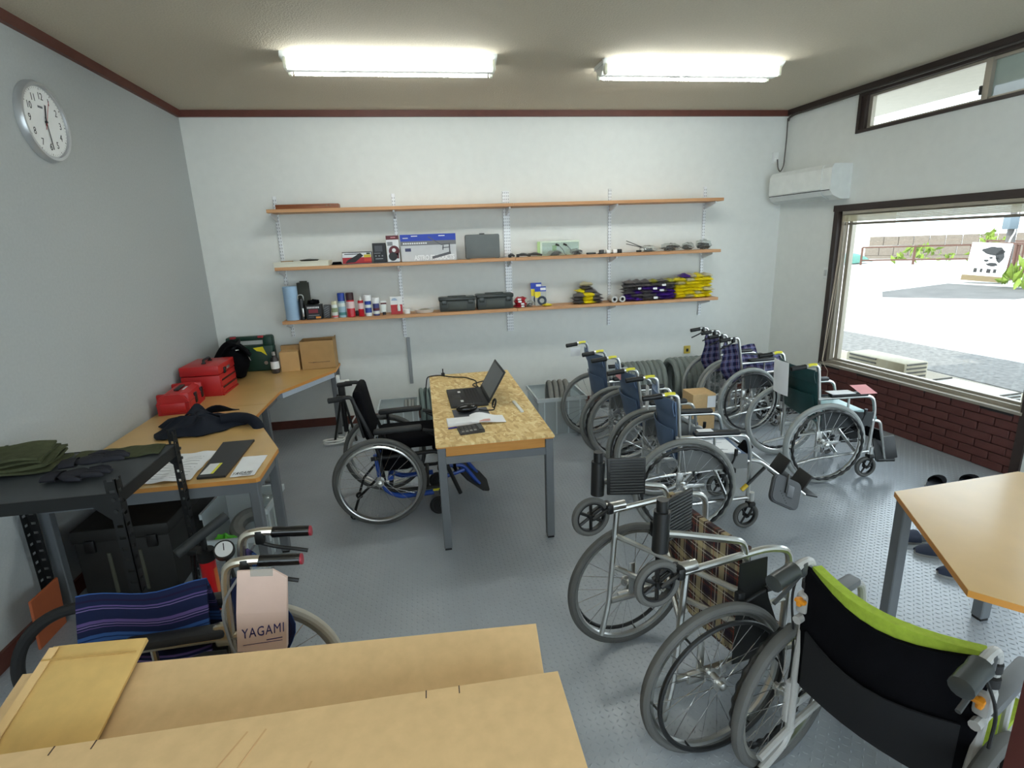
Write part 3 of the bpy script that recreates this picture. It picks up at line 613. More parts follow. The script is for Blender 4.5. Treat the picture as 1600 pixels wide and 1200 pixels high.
panel('navy_badge', t, P('navy', (52, 58, 96)), -w/2+0.04, -w/2+0.095, 0.095, 0.125, 0)
for a, b, zz in ((-0.24, -0.19, 0.215), (-0.16, -0.1, 0.232), (0.1, 0.16, 0.23)): panel('small_print', t, pw, a, b, zz, zz+0.008, -0.001)
text('lettering', 'ASTRO PRODUCTS', 0.062, P('letter_white', (232, 234, 236)), t, (0.05, -0.0008, 0.032), space=0.95, bold=0.002, sx=0.75)
[panel('print_strokes', t, pw, -0.24+k*0.021, -0.24+k*0.021+0.015, 0.162, 0.176, -0.001) for k in range(11)]
sg = P('stand_grey', (84, 86, 92)); g = G()
def bar(g, a, b, wd, y=-0.0016):
    a = Vector((a[0], y, a[1])); b = Vector((b[0], y, b[1])); n = (b-a).normalized(); q = Vector((-n.z, 0, n.x))*wd/2
    return g.add([a-q, b-q, b+q, a+q, a-q+Vector((0, 0.0009, 0)), b-q+Vector((0, 0.0009, 0)), b+q+Vector((0, 0.0009, 0)), a+q+Vector((0, 0.0009, 0))], [(0, 1, 2, 3), (7, 6, 5, 4), (0, 4, 5, 1), (1, 5, 6, 2), (2, 6, 7, 3), (3, 7, 4, 0)])
for a, b, wd in (((0.0, 0.228), (0.12, 0.15), 0.008), ((0.12, 0.15), (0.205, 0.158), 0.010), ((0.2, 0.16), (0.2, 0.07), 0.012), ((0.14, 0.145), (0.135, 0.1), 0.01), ((0.13, 0.12), (0.2, 0.125), 0.008), ((0.03, 0.03), (0.21, 0.072), 0.024)): bar(g, a, b, wd)
obj('stand_picture', g, sg, t, smooth=0)
t = thing('tool_case', 'grey plastic tool case standing on edge on the middle shelf', 'case', (2.62, -0.2, Z2_))
gc = M('grey_case_plastic', (98, 104, 104), 0.5); obj('shell', G().rbox((0, 0.02, 0.117), (0.34, 0.035, 0.232), 0.015), gc, t); obj('shell_back', G().rbox((0, 0.06, 0.114), (0.336, 0.04, 0.226), 0.015), M('grey_case_back', (82, 86, 86), 0.5), t)
obj('handle', G().rbox((0, 0.035, 0.236), (0.05, 0.02, 0.014), 0.004), M('case_handle', (56, 60, 60), 0.5), t); obj('foot_strip', G().box(-0.13, 0.12, -0.002, 0.03, 0.0, 0.006), P('tan', (176, 130, 90)), t, smooth=0)
bag_m = M_clear('clear_polybag', (240, 244, 244), 0.8, 0.12, 0.16); lever_m = M('dark_lever_plastic', (58, 60, 60), 0.45)
def blob(c, s, seed, n=10, m=7, amp=0.25):
    rr = random.Random(seed); ph = [rr.random()*6 for _ in range(8)]; g = G(); vs = []
    for i in range(m+1):
        b = -PI/2+PI*i/m
        for j in range(n):
            a = 2*PI*j/n; k = 1+amp*(math.sin(3*a+ph[0]+2*b)*0.5+math.sin(5*b+ph[1]+2*a)*0.5)
            vs.append((c[0]+s[0]*k*math.cos(a)*math.cos(b), c[1]+s[1]*k*math.sin(a)*math.cos(b), max(c[2]-s[2], c[2]+s[2]*k*math.sin(b))))
    fs = [(i*n+j, i*n+(j+1) % n, (i+1)*n+(j+1) % n, (i+1)*n+j) for i in range(m) for j in range(n)]
    return g.add(vs, fs)
def bagged(label, x, z, w, d, h, seed, n_in, y=-0.17, mi=lever_m, cat='bag', group=None):
    t = thing('bagged_parts', label, cat, (x, y, z), group=group); rr = random.Random(seed)
    for k in range(n_in):
        a = rr.uniform(-0.5, 0.5); cx, cy = rr.uniform(-w*0.25, w*0.25), rr.uniform(-d*0.2, d*0.2); zz = 0.006+0.55*h*k/max(1, n_in)
        L = w*0.28; obj('part', G().tube(fillet([(cx-L*math.cos(a), cy-L*math.sin(a)*0.5, zz+0.004), (cx, cy, zz+0.012), (cx+L*math.cos(a), cy+L*math.sin(a)*0.5, zz+0.004)], 0.03), [0.006+0.004*((i*3) % 2) for i in range(len(fillet([(0, 0, 0), (1, 0, 0), (2, 1, 0)], 0.03)))], 6), mi, t)
    obj('bag', blob((0, 0, h*0.52), (w/2, d/2, h*0.5), seed), bag_m, t, smooth=20); return t
def lever(label, x, z, L, y, a=0.1):
    t = thing('brake_lever', label, 'lever', (x, y, z), a)
    obj('arm', G().tube(fillet([(-L/2, 0, 0.018), (0, 0.005, 0.03), (L/2, 0, 0.012)], 0.05), [0.009, 0.011, 0.014, 0.014, 0.013, 0.011, 0.009], 8), lever_m, t); obj('clamp', G().rbox((-L/2+0.01, 0, 0.016), (0.03, 0.03, 0.03), 0.006), black_plastic, t); return t
lever('short dark lever by the middle upright', 2.905, Z2_, 0.06, -0.19); lever('dark lever right of the middle upright, lying flat', 3.02, Z2_, 0.13, -0.2, -0.1); lever('dark lever with raised end left of the green-white pack', 3.15, Z2_, 0.14, -0.16, -0.25)
t = thing('blister_pack', 'green and white plastic pack leaning at the back of the middle shelf', 'pack', (3.4, -0.12, Z2_))
obj('card', G().rbox((0, 0, 0.073), (0.44, 0.012, 0.146), 0.004), M('pale_green_card', (214, 226, 208), 0.4), t); panel('green_end', t, P('lime', (176, 206, 140)), -0.22, -0.19, 0.004, 0.14, -0.0065); panel('green_square', t, P('lime2', (160, 204, 120)), -0.065, -0.02, 0.05, 0.1, -0.0065)
obj('film', G().rbox((0.02, -0.014, 0.07), (0.38, 0.012, 0.12), 0.005), bag_m, t)
for k, x in enumerate((3.36, 3.44)):
    t = thing('brake_cable_lever', ('left' if k == 0 else 'right')+' black-tipped brake lever leaning on the green-white pack', 'lever', (x, -0.17, Z2_))
    obj('grip', G().tube([(0, 0, 0.112), (0.035, 0, 0.098)], [0.011, 0.009], 8), black_plastic, t); obj('rod', G().tube(fillet([(0.03, 0, 0.1), (0.075, -0.005, 0.06), (0.09, -0.01, 0.012), (0.11, -0.01, 0.006)], 0.03), 0.003, 6), steel_grey, t)
bagged('clear bag of grey levers in front of the green-white pack', 3.33, Z2_, 0.16, 0.09, 0.05, 3, 3, -0.22); bagged('clear bag of black levers right of the other lever bag', 3.55, Z2_, 0.13, 0.07, 0.06, 5, 4, -0.24)
o = obj('flat_clip', G().rbox((0, 0, 0.009), (0.09, 0.05, 0.018), 0.005), lever_m, loc=(3.72, -0.2, Z2_)); tag(o, 'small flat dark clip left of the fourth upright', 'clip')
t = thing('cable_clips', 'white and black cable clips beside the fourth upright', 'clip', (3.92, -0.2, Z2_))
for k, (x, m) in enumerate(((-0.09, lever_m), (-0.02, white_plastic), (0.05, white_plastic), (0.1, black_plastic))): obj('clip', G().rbox((x, 0, 0.02), (0.045, 0.04, 0.038), 0.006), m, t)
obj('base_strip', G().rbox((0.0, 0, 0.004), (0.25, 0.03, 0.008), 0.003), black_plastic, t)
t = thing('cable_set', 'pair of thin control cables with clamps sticking up on the middle shelf', 'cable', (4.32, -0.18, Z2_))
for k in (0, 1): obj('cable', G().tube(fillet([(-0.22, 0, 0.118-k*0.03), (-0.1, 0, 0.07-k*0.012), (0, 0, 0.03), (0.08, 0, 0.012)], 0.1), 0.0035, 6), black_plastic, t)
obj('clamp', G().rbox((0.02, 0, 0.02), (0.08, 0.05, 0.036), 0.01), lever_m, t); obj('fitting', G().rbox((-0.09, -0.02, 0.012), (0.05, 0.03, 0.02), 0.006), black_plastic, t); obj('wrap', blob((0.03, 0, 0.03), (0.11, 0.05, 0.03), 9), bag_m, t, smooth=20)
bagged('clear bag of long black brackets on the right of the middle shelf', 4.58, Z2_, 0.22, 0.12, 0.075, 11, 7, -0.18, black_plastic); bagged('clear bag of dark fittings second from the right end', 4.78, Z2_, 0.14, 0.12, 0.075, 13, 5); bagged('round clear bag of coiled dark cable at the right end', 4.955, Z2_, 0.17, 0.13, 0.1, 17, 9, -0.17, black_plastic)
# bottom shelf
t = thing('paper_roll', 'tall pale blue paper roll at the left end of the bottom shelf', 'roll', (0.775, -0.2, Z3_))
obj('roll', G().lathe([(0.02, 0), (0.062, 0), (0.064, 0.004), (0.064, 0.31), (0.06, 0.315), (0.02, 0.315)], 28), M('pale_blue_paper', (158, 188, 216), 0.8), t)
t = thing('cardboard_box', 'tall dark olive carton behind the pump and black box', 'box', (0.875, -0.085, Z3_)); obj('box', G().rbox((0, 0, 0.17), (0.1, 0.08, 0.34), 0.003), M('dark_olive_card', (54, 56, 48), 0.7), t); obj('open_flap', G().box(-0.02, 0.05, -0.041, -0.039, 0.34, 0.355), MATS['dark_olive_card'], t, smooth=0)
t = thing('hand_pump', 'slim black hand pump with looped steel top', 'pump', (0.868, -0.23, Z3_)); obj('barrel', G().cyl((0, 0, 0), (0, 0, 0.2), 0.024), black_gloss, t); obj('loop_handle', G().tube(fillet([(-0.025, 0, 0.18), (-0.025, 0, 0.235), (0.025, 0, 0.235), (0.025, 0, 0.18)], 0.025), 0.005, 6), alu, t); obj('clip', G().rbox((0.012, -0.024, 0.07), (0.016, 0.006, 0.08), 0.002), alu, t)
t = thing('product_box', 'black carton with white and red lettering, black cloth on top', 'box', (0.975, -0.255, Z3_)); obj('box', G().rbox((0, 0.06, 0.068), (0.14, 0.12, 0.136), 0.002, seg=1), pk, t)
[panel('print_strokes', t, pw, -0.055+k*0.014, -0.055+k*0.014+0.009, 0.104, 0.12, 0) for k in range(8)]; panel('red_label', t, P('wine', (120, 30, 46)), -0.045, 0.04, 0.06, 0.095, 0); panel('grey_line', t, pg, -0.05, 0.05, 0.035, 0.042, 0); panel('orange_badge', t, P('orange', (226, 150, 60)), 0.015, 0.06, 0.008, 0.026, -0.0003); panel('side_print', t, P('grey2', (84, 84, 88)), -0.05, 0.0, 0.018, 0.026, 0)
o = obj('black_rag', blob((0, 0, 0.02), (0.055, 0.035, 0.022), 21, 14, 8, 0.4), black_cloth, loc=(0.972, -0.205, Z3_+0.1395), smooth=60); tag(o, 'crumpled black rag on the black carton', 'cloth')
t = thing('slatted_pack', 'narrow dark grey pack with slanted stripes right of the black carton', 'pack', (1.09, -0.235, Z3_+0.004)); obj('pack', G().rbox((0, 0.04, 0.06), (0.06, 0.08, 0.12), 0.003, rot=(0, 0.1, 0)), P('iron', (74, 76, 80)), t)
for k in range(5): obj('stripe', G().rbox((0.0, -0.002, 0.02+k*0.02), (0.05, 0.003, 0.006), 0.001, rot=(0, -0.5, 0), seg=1), P('iron2', (120, 122, 126)), t)
def can(label, x, r, h, body, cap, caph, bands=(), nozzle=False, y=-0.21, capr=None):
    t = thing('spray_can', label, 'can', (x, y, Z3_), group='cans and tubes on the bottom shelf'); hb = h-caph
    obj('can_body', G().lathe([(r*0.9, 0), (r, 0.004), (r, hb-0.008), (r*0.86, hb)], 22), body, t); cr = capr or r*0.95
    if nozzle: obj('nozzle', G().lathe([(r*0.5, hb), (r*0.45, hb+caph*0.5), (r*0.2, hb+caph*0.55), (r*0.18, h)], 16), cap, t)
    else: obj('cap', G().lathe([(cr, hb), (cr, h-0.006), (cr*0.9, h)], 22), cap, t)
    for z0, z1, m in bands: obj('label_band', G().lathe([(r+0.0004, z0*h), (r+0.0004, z1*h)], 22, cap=False), m, t)
    return t
cb, cr_, cw = P('can_blue', (28, 60, 150), 0.3), P('can_red', (190, 26, 40), 0.3), P('can_white', (220, 226, 222), 0.35)
can('short white and green spray can, first in the row of cans', 1.164, 0.028, 0.158, cw, P('capcream', (210, 208, 180)), 0.03, ((0.36, 0.62, P('sage', (140, 156, 120))), (0.05, 0.16, P('coral', (206, 100, 100)))), y=-0.23)
can('tall spray can with blue cap and pale blue body', 1.232, 0.036, 0.232, P('can_pale', (150, 180, 196), 0.3), cb, 0.075, ((0.45, 0.6, cw), (0.1, 0.22, P('teal', (70, 130, 130)))))
can('tall spray can with black cap and red lower body', 1.312, 0.038, 0.232, cr_, P('capdark', (54, 24, 30)), 0.07, ((0.36, 0.64, P('rose', (226, 200, 200))),))
o = obj('small_black_box', G().rbox((0, 0.02, 0.024), (0.036, 0.04, 0.048), 0.003), pk, loc=(1.362, -0.16, Z3_)); tag(o, 'tiny black box between two red cans', 'box')
can('slim red can with white nozzle', 1.408, 0.027, 0.188, cr_, cw, 0.035, ((0.38, 0.68, P('rose', (226, 200, 200))),), True)
can('blue tube standing on a white cap-shaped top, white upper end', 1.476, 0.031, 0.2, cb, P('tube_white', (232, 234, 236)), 0.055, ((0.0, 0.16, cw), (0.4, 0.55, cw)), capr=0.036)
can('shorter blue and maroon tube with white top', 1.55, 0.031, 0.172, P('indigo', (58, 62, 120), 0.3), MATS['print_tube_white'], 0.055, ((0.1, 0.26, cw), (0.3, 0.42, maroon)), capr=0.036)
t = thing('squeeze_tube', 'little white squeeze tube with dark cap', 'tube', (1.622, -0.2, Z3_)); obj('tube_body', G().add([(-0.018, -0.018, 0.03), (0.018, -0.018, 0.03), (0.018, 0.018, 0.03), (-0.018, 0.018, 0.03), (-0.028, -0.003, 0.135), (0.028, -0.003, 0.135), (0.028, 0.003, 0.135), (-0.028, 0.003, 0.135)], [(0, 3, 2, 1), (4, 5, 6, 7), (0, 1, 5, 4), (1, 2, 6, 5), (2, 3, 7, 6), (3, 0, 4, 7)]), cw, t, smooth=0)
obj('cap', G().cyl((0, 0, 0), (0, 0, 0.032), 0.017), pk, t); obj('maroon_band', G().box(-0.0275, 0.0275, -0.0075, -0.0062, 0.1, 0.118), maroon, t, smooth=0)
t = thing('blister_card', 'red and white blister card with a small bottle', 'pack', (1.744, -0.2, Z3_)); obj('card', G().rbox((0, 0.02, 0.084), (0.112, 0.004, 0.168), 0.001, rot=(-0.12, 0, 0), seg=1), pw, t); obj('red_panel', G().rbox((0, 0.012, 0.046), (0.112, 0.003, 0.09), 0.001, rot=(-0.12, 0, 0), seg=1), pr_, t)
obj('round_print', G().cyl((-0.018, 0.024, 0.125), (-0.018, 0.0235, 0.125), 0.03, n=20), P('ice', (166, 186, 210)), t); obj('bottle', G().lathe([(0.014, 0), (0.015, 0.05), (0.008, 0.06), (0.008, 0.075)], 14, (0.022, -0.004, 0.03)), cw, t); obj('stand_edge', G().box(-0.056, 0.056, 0.0, 0.05, 0, 0.003), pr_, t, smooth=0)
o = obj('jar', G().lathe([(0.029, 0), (0.03, 0.003), (0.03, 0.03), (0.033, 0.031), (0.033, 0.044), (0.03, 0.046)], 24), white_plastic, loc=(1.842, -0.2, Z3_)); tag(o, 'small white lidded jar left of the silver dish', 'jar')
t = thing('parts_dish', 'shallow oval silver parts dish with bits inside', 'dish', (2.012, -0.19, Z3_))
obj('dish', G(Matrix.Diagonal((1, 0.75, 1, 1))).lathe([(0.0005, 0), (0.075, 0), (0.105, 0.03), (0.108, 0.034), (0.104, 0.034), (0.072, 0.005), (0.0005, 0.005)], 36), M('silver_dish', (232, 234, 232), 0.35, 0.2), t); obj('contents', blob((0, 0, 0.022), (0.07, 0.05, 0.015), 31, 14, 8, 0.2), P('moss', (136, 134, 112)), t, smooth=60)
tbm = M('dark_green_tool_box', (52, 58, 56), 0.4)
for x0, x1, h, lb in ((2.155, 2.52, 0.143, 'left of the two dark lidded tool boxes on the bottom shelf'), (2.527, 2.902, 0.157, 'right of the two dark lidded tool boxes on the bottom shelf')):
    t = thing('tool_box', lb, 'tool box', ((x0+x1)/2, -0.165, Z3_), group='dark tool boxes on the bottom shelf'); w = x1-x0
    obj('body', G().rbox((0, 0, h*0.36), (w*0.95, 0.15, h*0.72), 0.008), tbm, t); obj('lid', G().rbox((0, 0, h*0.83), (w, 0.17, h*0.26), 0.012), M('dark_green_lid', (44, 50, 48), 0.3), t)
    obj('lid_handle', G().rbox((0, 0, h*0.985), (w*0.5, 0.05, h*0.07), 0.006), tbm, t)
    for x in (-w*0.36, w*0.36): obj('latch', G().rbox((x, -0.079, h*0.62), (0.05, 0.014, h*0.3), 0.004), MATS['dark_green_lid'], t)
    obj('front_panel', G().rbox((0, -0.077, h*0.38), (w*0.5, 0.006, h*0.5), 0.003), M('dark_green_inset', (64, 70, 66), 0.5), t)
# packets: crinkled pillows
def packet_mesh(name, m, w, d, h, seed):
    rr = random.Random(seed); ph = [rr.random()*6 for _ in range(6)]; nu, nv = 8, 6
    def sf(sgn):
        def f(u, v):
            e = (1-(2*u-1)**4)*(1-(2*v-1)**2); wv = 0.24*math.sin(11*u+ph[0]+4*v)+0.2*math.sin(9*v+ph[1]-5*u)
            return ((u-0.5)*w, (v-0.5)*d, sgn*h/2*e*(1+wv))
        return f
    g = G(); T = [[Vector(sf(1)(i/nu, j/nv)) for j in range(nv+1)] for i in range(nu+1)]; B = [[Vector(sf(-1)(i/nu, j/nv)) for j in range(nv+1)] for i in range(nu+1)]
    vs = [p for r in T for p in r]+[p for r in B for p in r]; N = (nu+1)*(nv+1); fs = []
    for i in range(nu):
        for j in range(nv):
            a, b, c, dd = i*(nv+1)+j, (i+1)*(nv+1)+j, (i+1)*(nv+1)+j+1, i*(nv+1)+j+1; fs += [(a, b, c, dd), (N+dd, N+c, N+b, N+a)]
    return g.add(vs, fs).mesh(name, m, 50)
yel = M('yellow_foil', (232, 212, 30), 0.35, var=0.1); pur = M('purple_foil', (64, 34, 120), 0.35, var=0.25); smoke = M('smoky_foil', (92, 88, 88), 0.35, var=0.2); beige = M('clear_beige_foil', (190, 182, 150), 0.3, var=0.1); oli = M('olive_foil', (150, 148, 50), 0.4, var=0.2); redf = M('red_foil', (176, 36, 50), 0.4, var=0.3)
PK = {k: packet_mesh('packet', m, 0.14, 0.15, 0.046, i) for i, (k, m) in enumerate((('y', yel), ('p', pur), ('s', smoke), ('b', beige), ('o', oli), ('r', redf)))}
label_me = G().box(-0.022, 0.022, -0.001, 0.001, -0.011, 0.011).mesh('label', pw, 0)
def packet(kind, x, y, z, rz, rx, label, group, s=1.0, lab=False):
    o = bpy.data.objects.new('packet', PK[kind]); COL.objects.link(o); o.location = (x, y, z); o.rotation_euler = (rx, 0, rz); o.scale = (s, s, s); tag(o, label, 'packet', group)
    if lab: c = bpy.data.objects.new('label', label_me); COL.objects.link(c); c.parent = o; c.location = (0, -0.077, 0.004); c.rotation_euler = (-0.5, 0, 0)
    return o
rr = random.Random(4); NTH = ('first', 'second', 'third', 'fourth', 'fifth', 'sixth', 'seventh', 'eighth')
def pile(x0, x1, rows, pick, lab, grp, dx=0.092, y=-0.19, shrink=0.0, labs=0.0):
    for k in range(rows):
        a, b = x0+shrink*k, x1-shrink*k; n = max(1, int(round((b-a)/dx)))
        for i in range(n):
            kd = pick(i, n, k); col_ = dict(y='yellow', p='purple', s='smoky grey', b='beige', o='olive', r='red')[kd]
            packet(kd, a+(i+0.5)*(b-a)/n, y+rr.uniform(-0.012, 0.012), Z3_+0.02+k*0.0345, rr.uniform(-0.35, 0.35), rr.uniform(-0.1, 0.12), f'{col_} packet, {NTH[k]} layer up, {NTH[i]} from left, in {lab}', grp, rr.uniform(0.86, 1.02), rr.random() < labs)
pile(3.535, 3.83, 3, lambda i, n, k: 'y' if 0 < i < n-1 else 's', 'front of the small yellow heap', 'small yellow heap of packets', shrink=0.012)
pile(3.58, 3.80, 6, lambda i, n, k: ('s', 'b', 'y', 'p')[(k+i*2) % 4] if k > 3 else ('y', 's', 'b')[(k+i) % 3], 'back of the small yellow heap', 'small yellow heap of packets', y=-0.125, shrink=0.012)
for k, x in enumerate((3.95, 4.035)):
    t = thing('plastic_roll', ('left' if k == 0 else 'right')+' clear plastic roll lying end-on left of the purple packets', 'roll', (x, -0.2, Z3_+0.033))
    obj('roll', G().lathe([(0.017, -0.07), (0.033, -0.07), (0.033, 0.07), (0.017, 0.07), (0.017, -0.07)], 22, axis='y', cap=False), M('milky_film', (188, 188, 184), 0.35, var=0.1), t); obj('core', G().lathe([(0.012, -0.072), (0.0165, -0.072), (0.0165, 0.06), (0.012, 0.06), (0.012, -0.072)], 18, axis='y', cap=False), lever_m, t)
pile(4.08, 4.62, 6, lambda i, n, k: (('s', 'o', 's', 'y', 's') if k > 4 else ('p', 's', 'p', 'p', 's') if k < 4 else ('s', 'p', 's'))[(i*2+k*3+(i*k) % 3) % (5 if k != 4 else 3)], 'purple and grey shelf stack', 'purple and grey stack of packets', labs=0.14)
pile(4.64, 5.04, 6, lambda i, n, k: ('y', 'y', 'y', 'b', 'y')[(i*3+k*2) % 5], 'right-hand yellow shelf stack', 'yellow stack of packets')
for k, (kind, x) in enumerate((('p', 4.76), ('b', 4.84), ('y', 4.9), ('b', 5.0))): packet(kind, x, -0.17, Z3_+0.016+6.2*0.0345, 0.3*k, 0.1, ('purple', 'left beige', 'yellow', 'right beige')[k]+' packet lying loose on top of the right-hand yellow shelf stack', 'yellow stack of packets')
for k in range(4): packet('r', 2.968+0.012*(k % 2), -0.19, Z3_+0.012+k*0.024, 0.4-0.25*k, 0.05, NTH[k]+' red packet from the bottom of the small stack right of the tool boxes', 'red stack of packets', 0.8, True)
bagged('small clear bag of grey parts between red packets and blue packs', 3.07, Z3_, 0.09, 0.1, 0.06, 41, 2, -0.22)
for k, (x, y, rx, rz, lb) in enumerate(((3.165, -0.12, -0.16, 0.05, 'back'), (3.195, -0.17, -0.2, -0.12, 'front'))):
    t = thing('cable_pack', lb+' one of two blue and yellow packs leaning beside the red packets', 'pack', (x, y, Z3_), rot=(rx, 0, rz), group='blue and yellow cable packs')
    hh = 0.23-0.035*k; obj('bag', G().rbox((0, 0, hh/2), (0.115, 0.012, hh), 0.004), M('pack_silver', (176, 178, 174), 0.4), t); panel('blue_header', t, pb_, -0.058, 0.058, hh*0.74, hh, -0.0065); panel('white_patch', t, pw, 0.0, 0.055, hh*0.8, hh*0.93, -0.0075); panel('yellow_print', t, yel, -0.056, 0.0, hh*0.42, hh*0.72, -0.0065)
    obj('coil', G().torus((0.012, -0.012, hh*0.26), 0.036, 0.012, 24, 8), P('coil_blue', (52, 66, 84)), t)
packet('y', 3.245, -0.235, Z3_+0.012, 0.4, 0, 'flat yellow packet lying in front of the blue packs', 'loose yellow packet', 0.6)

# ================================================================== OSB table and what lies on it
OX, OY, OW, OD, OH = 2.009, -2.696, 0.687, 1.749, 0.675
t = thing('work_table', 'grey steel table with chipboard-flake top in the middle of the room', 'table', (OX, OY, 0))
obj('tabletop', G().rbox((OW/2, OD/2, OH-0.006), (OW+0.01, OD+0.01, 0.012), 0.001, seg=1), M_osb('osb_board'), t)
obj('plywood_edge', G().box(0.0, OW, 0.0, OD, OH-0.02, OH-0.012), desk_edge, t, smooth=0)
obj('apron_panel', G().box(0.052, OW-0.052, 0.012, 0.03, OH-0.075, OH-0.02), M_grain('amber_apron', (204, 146, 72), (190, 130, 60), (3, 30, 30), 0.5), t, smooth=0)
def legs(t, pts, h, s=0.048, m=steel_grey, z0=0.012):
    for x, y in pts:
        l = obj('leg', G().rbox((x, y, (h+z0)/2), (s, s, h-z0), 0.004, seg=1), m, t); obj('foot_cap', G().box(x-s*0.42, x+s*0.42, y-s*0.42, y+s*0.42, 0, z0), black_plastic, l, smooth=0)
legs(t, ((0.026, 0.026), (OW-0.026, 0.026), (0.026, OD-0.026), (OW-0.026, OD-0.026)), OH-0.02)
g = G(); s = 0.024
g.box(0.05, OW-0.05, 0.004, 0.048, OH-0.12, OH-0.075); g.box(0.05, OW-0.05, OD-0.048, OD-0.004, OH-0.12, OH-0.02); g.box(0.004, 0.048, 0.05, OD-0.05, OH-0.06, OH-0.02); g.box(OW-0.048, OW-0.004, 0.05, OD-0.05, OH-0.06, OH-0.02)
obj('frame_rail', g, steel_grey, t, smooth=0)
LZ = OH+0.0005
lap = thing('laptop', 'open black laptop facing the black wheelchair', 'laptop', (2.262, -1.775, LZ), 0.02)
obj('base', G().rbox((0, 0, 0.012), (0.265, 0.45, 0.022), 0.004), M('laptop_black', (34, 35, 37), 0.5), lap)
kb = G()
for r in range(5):
    for c in range(13): kb.box(-0.01+r*0.022, 0.008+r*0.022, -0.19+c*0.0293, -0.165+c*0.0293, 0.023, 0.0255)
obj('keyboard', kb, M('key_black', (24, 24, 26), 0.5), lap, smooth=0); obj('touchpad', G().box(-0.105, -0.045, -0.06, 0.05, 0.0228, 0.0236), M('pad_black', (28, 28, 30), 0.3), lap, smooth=0)
for y in (-0.13, 0.12): obj('sticker', G().box(-0.055, -0.035, y-0.022, y+0.022, 0.0228, 0.0238), pw, lap, smooth=0)
sc = G(Matrix.Translation((0.130, 0, 0.02)) @ Matrix.Rotation(0.535, 4, 'Y')); sc.rbox((0.004, 0, 0.125), (0.009, 0.45, 0.25), 0.003)
scr = obj('screen_lid', sc, MATS['laptop_black'], lap); g = G(Matrix.Translation((0.130, 0, 0.02)) @ Matrix.Rotation(0.535, 4, 'Y')); g.box(-0.0012, -0.0004, -0.205, 0.205, 0.03, 0.235); obj('display', g, M('dark_display', (92, 94, 96), 0.3), scr, smooth=0)
mp = thing('mouse_pad', 'slate grey mouse pad in front of the laptop', 'mouse pad', (2.26, -2.13, LZ), 0.03); obj('pad', G().rbox((0, 0, 0.002), (0.24, 0.19, 0.004), 0.0015, seg=1), M('slate_pad', (88, 90, 98), 0.8), mp)
ms = thing('computer_mouse', 'black mouse on the slate mouse pad', 'mouse', (2.235, -2.13, LZ+0.0045), 0.2)
obj('shell', G(Matrix.Diagonal((1, 1, 1, 1))).add(*(lambda b: (b.v, b.f))(blob((0, 0, 0.0315), (0.075, 0.045, 0.03), 1, 20, 10, 0.0))), black_gloss, ms, smooth=60); obj('wheel', G().cyl((0.045, -0.006, 0.048), (0.045, 0.006, 0.048), 0.01), lever_m, ms)
cord('mouse_cable', 'black mouse cable with a coiled bundle right of the pad', [(2.315, -2.12, LZ+0.016), (2.36, -2.14, LZ+0.012), (2.42, -2.13, LZ+0.008)]+[(2.43+0.012*math.cos(a), -2.06+0.06*math.sin(a), LZ+0.035+0.026*math.cos(a*1.0)) for a in [i*0.45 for i in range(0, 44)]]+[(2.42, -2.03, LZ+0.01), (2.43, -2.01, LZ+0.008)], 0.0045, black_rubber, rad=0.01, n=5)
cord('laptop_power_cable', 'black power cable running from laptop over the far table edge', [(2.38, -1.54, LZ+0.012), (2.37, -1.42, LZ+0.006), (2.39, -1.28, LZ+0.006), (2.30, -1.12, LZ+0.006), (2.22, -1.10, LZ+0.006), (2.17, -1.06, LZ+0.006), (2.09, -0.98, LZ+0.006), (2.03, -1.0, LZ+0.008), (1.985, -1.02, LZ+0.006), (1.962, -1.02, 0.55), (1.96, -1.03, 0.38), (1.945, -1.05, 0.2)], 0.005, black_rubber, rad=0.08)
cord('adapter_cable', 'short black adapter loop behind the laptop screen', [(2.37, -1.5, LZ+0.008), (2.33, -1.42, LZ+0.012), (2.4, -1.38, LZ+0.02), (2.48, -1.3, LZ+0.01), (2.53, -1.34, LZ+0.006)], 0.0045, black_rubber)
tag(obj('cable_clip', G().rbox((0, 0, 0.012), (0.03, 0.03, 0.024), 0.006).cyl((0, 0, 0.02), (0, 0, 0.06), 0.005, n=8), black_plastic, loc=(2.125, -0.98, LZ)), 'small dark clip with a peg at the far table edge', 'clip')
st = thing('paper_stack', 'white folded papers with a curled sheet in front of the mouse', 'paper', (2.2, -2.325, LZ), 0.02)
obj('booklet', G().rbox((-0.01, 0, 0.011), (0.2, 0.11, 0.022), 0.001, seg=1), paper, st); obj('curled_sheet', G().slab(lambda u, v: (0.04+0.22*u, -0.075+0.15*v, 0.024+0.03*math.sin(PI*min(1, u*1.3))*(1-u)*v-0.02*u), 10, 8, 0.001), paper, st); obj('red_print', G().box(0.09, 0.16, -0.068, -0.03, 0.0215, 0.0225), P('pinkish', (214, 160, 150)), st, smooth=0)
pn = thing('pen', 'dark blue pen in front of the papers', 'pen', (2.165, -2.415, LZ+0.005), 0.16); obj('barrel', G().cyl((-0.075, 0, 0), (0.06, 0, 0), 0.005, n=10), P('pen_blue', (44, 40, 130), 0.3), pn); obj('tip', G().cyl((0.06, 0, 0), (0.075, 0, 0), 0.005, 0.001, n=10), P('brass2', (196, 170, 90), 0.3), pn)
ca = thing('calculator', 'dark calculator near the front edge of the chipboard table', 'calculator', (2.225, -2.49, LZ), 0.12)
obj('case', G().add([(-0.075, -0.06, 0), (0.075, -0.06, 0), (0.075, 0.06, 0), (-0.075, 0.06, 0), (-0.075, -0.06, 0.01), (0.075, -0.06, 0.016), (0.075, 0.06, 0.022), (-0.075, 0.06, 0.016)], [(0, 3, 2, 1), (4, 5, 6, 7), (0, 1, 5, 4), (1, 2, 6, 5), (2, 3, 7, 6), (3, 0, 4, 7)]), M('calc_dark', (52, 50, 50), 0.5), ca, smooth=0)
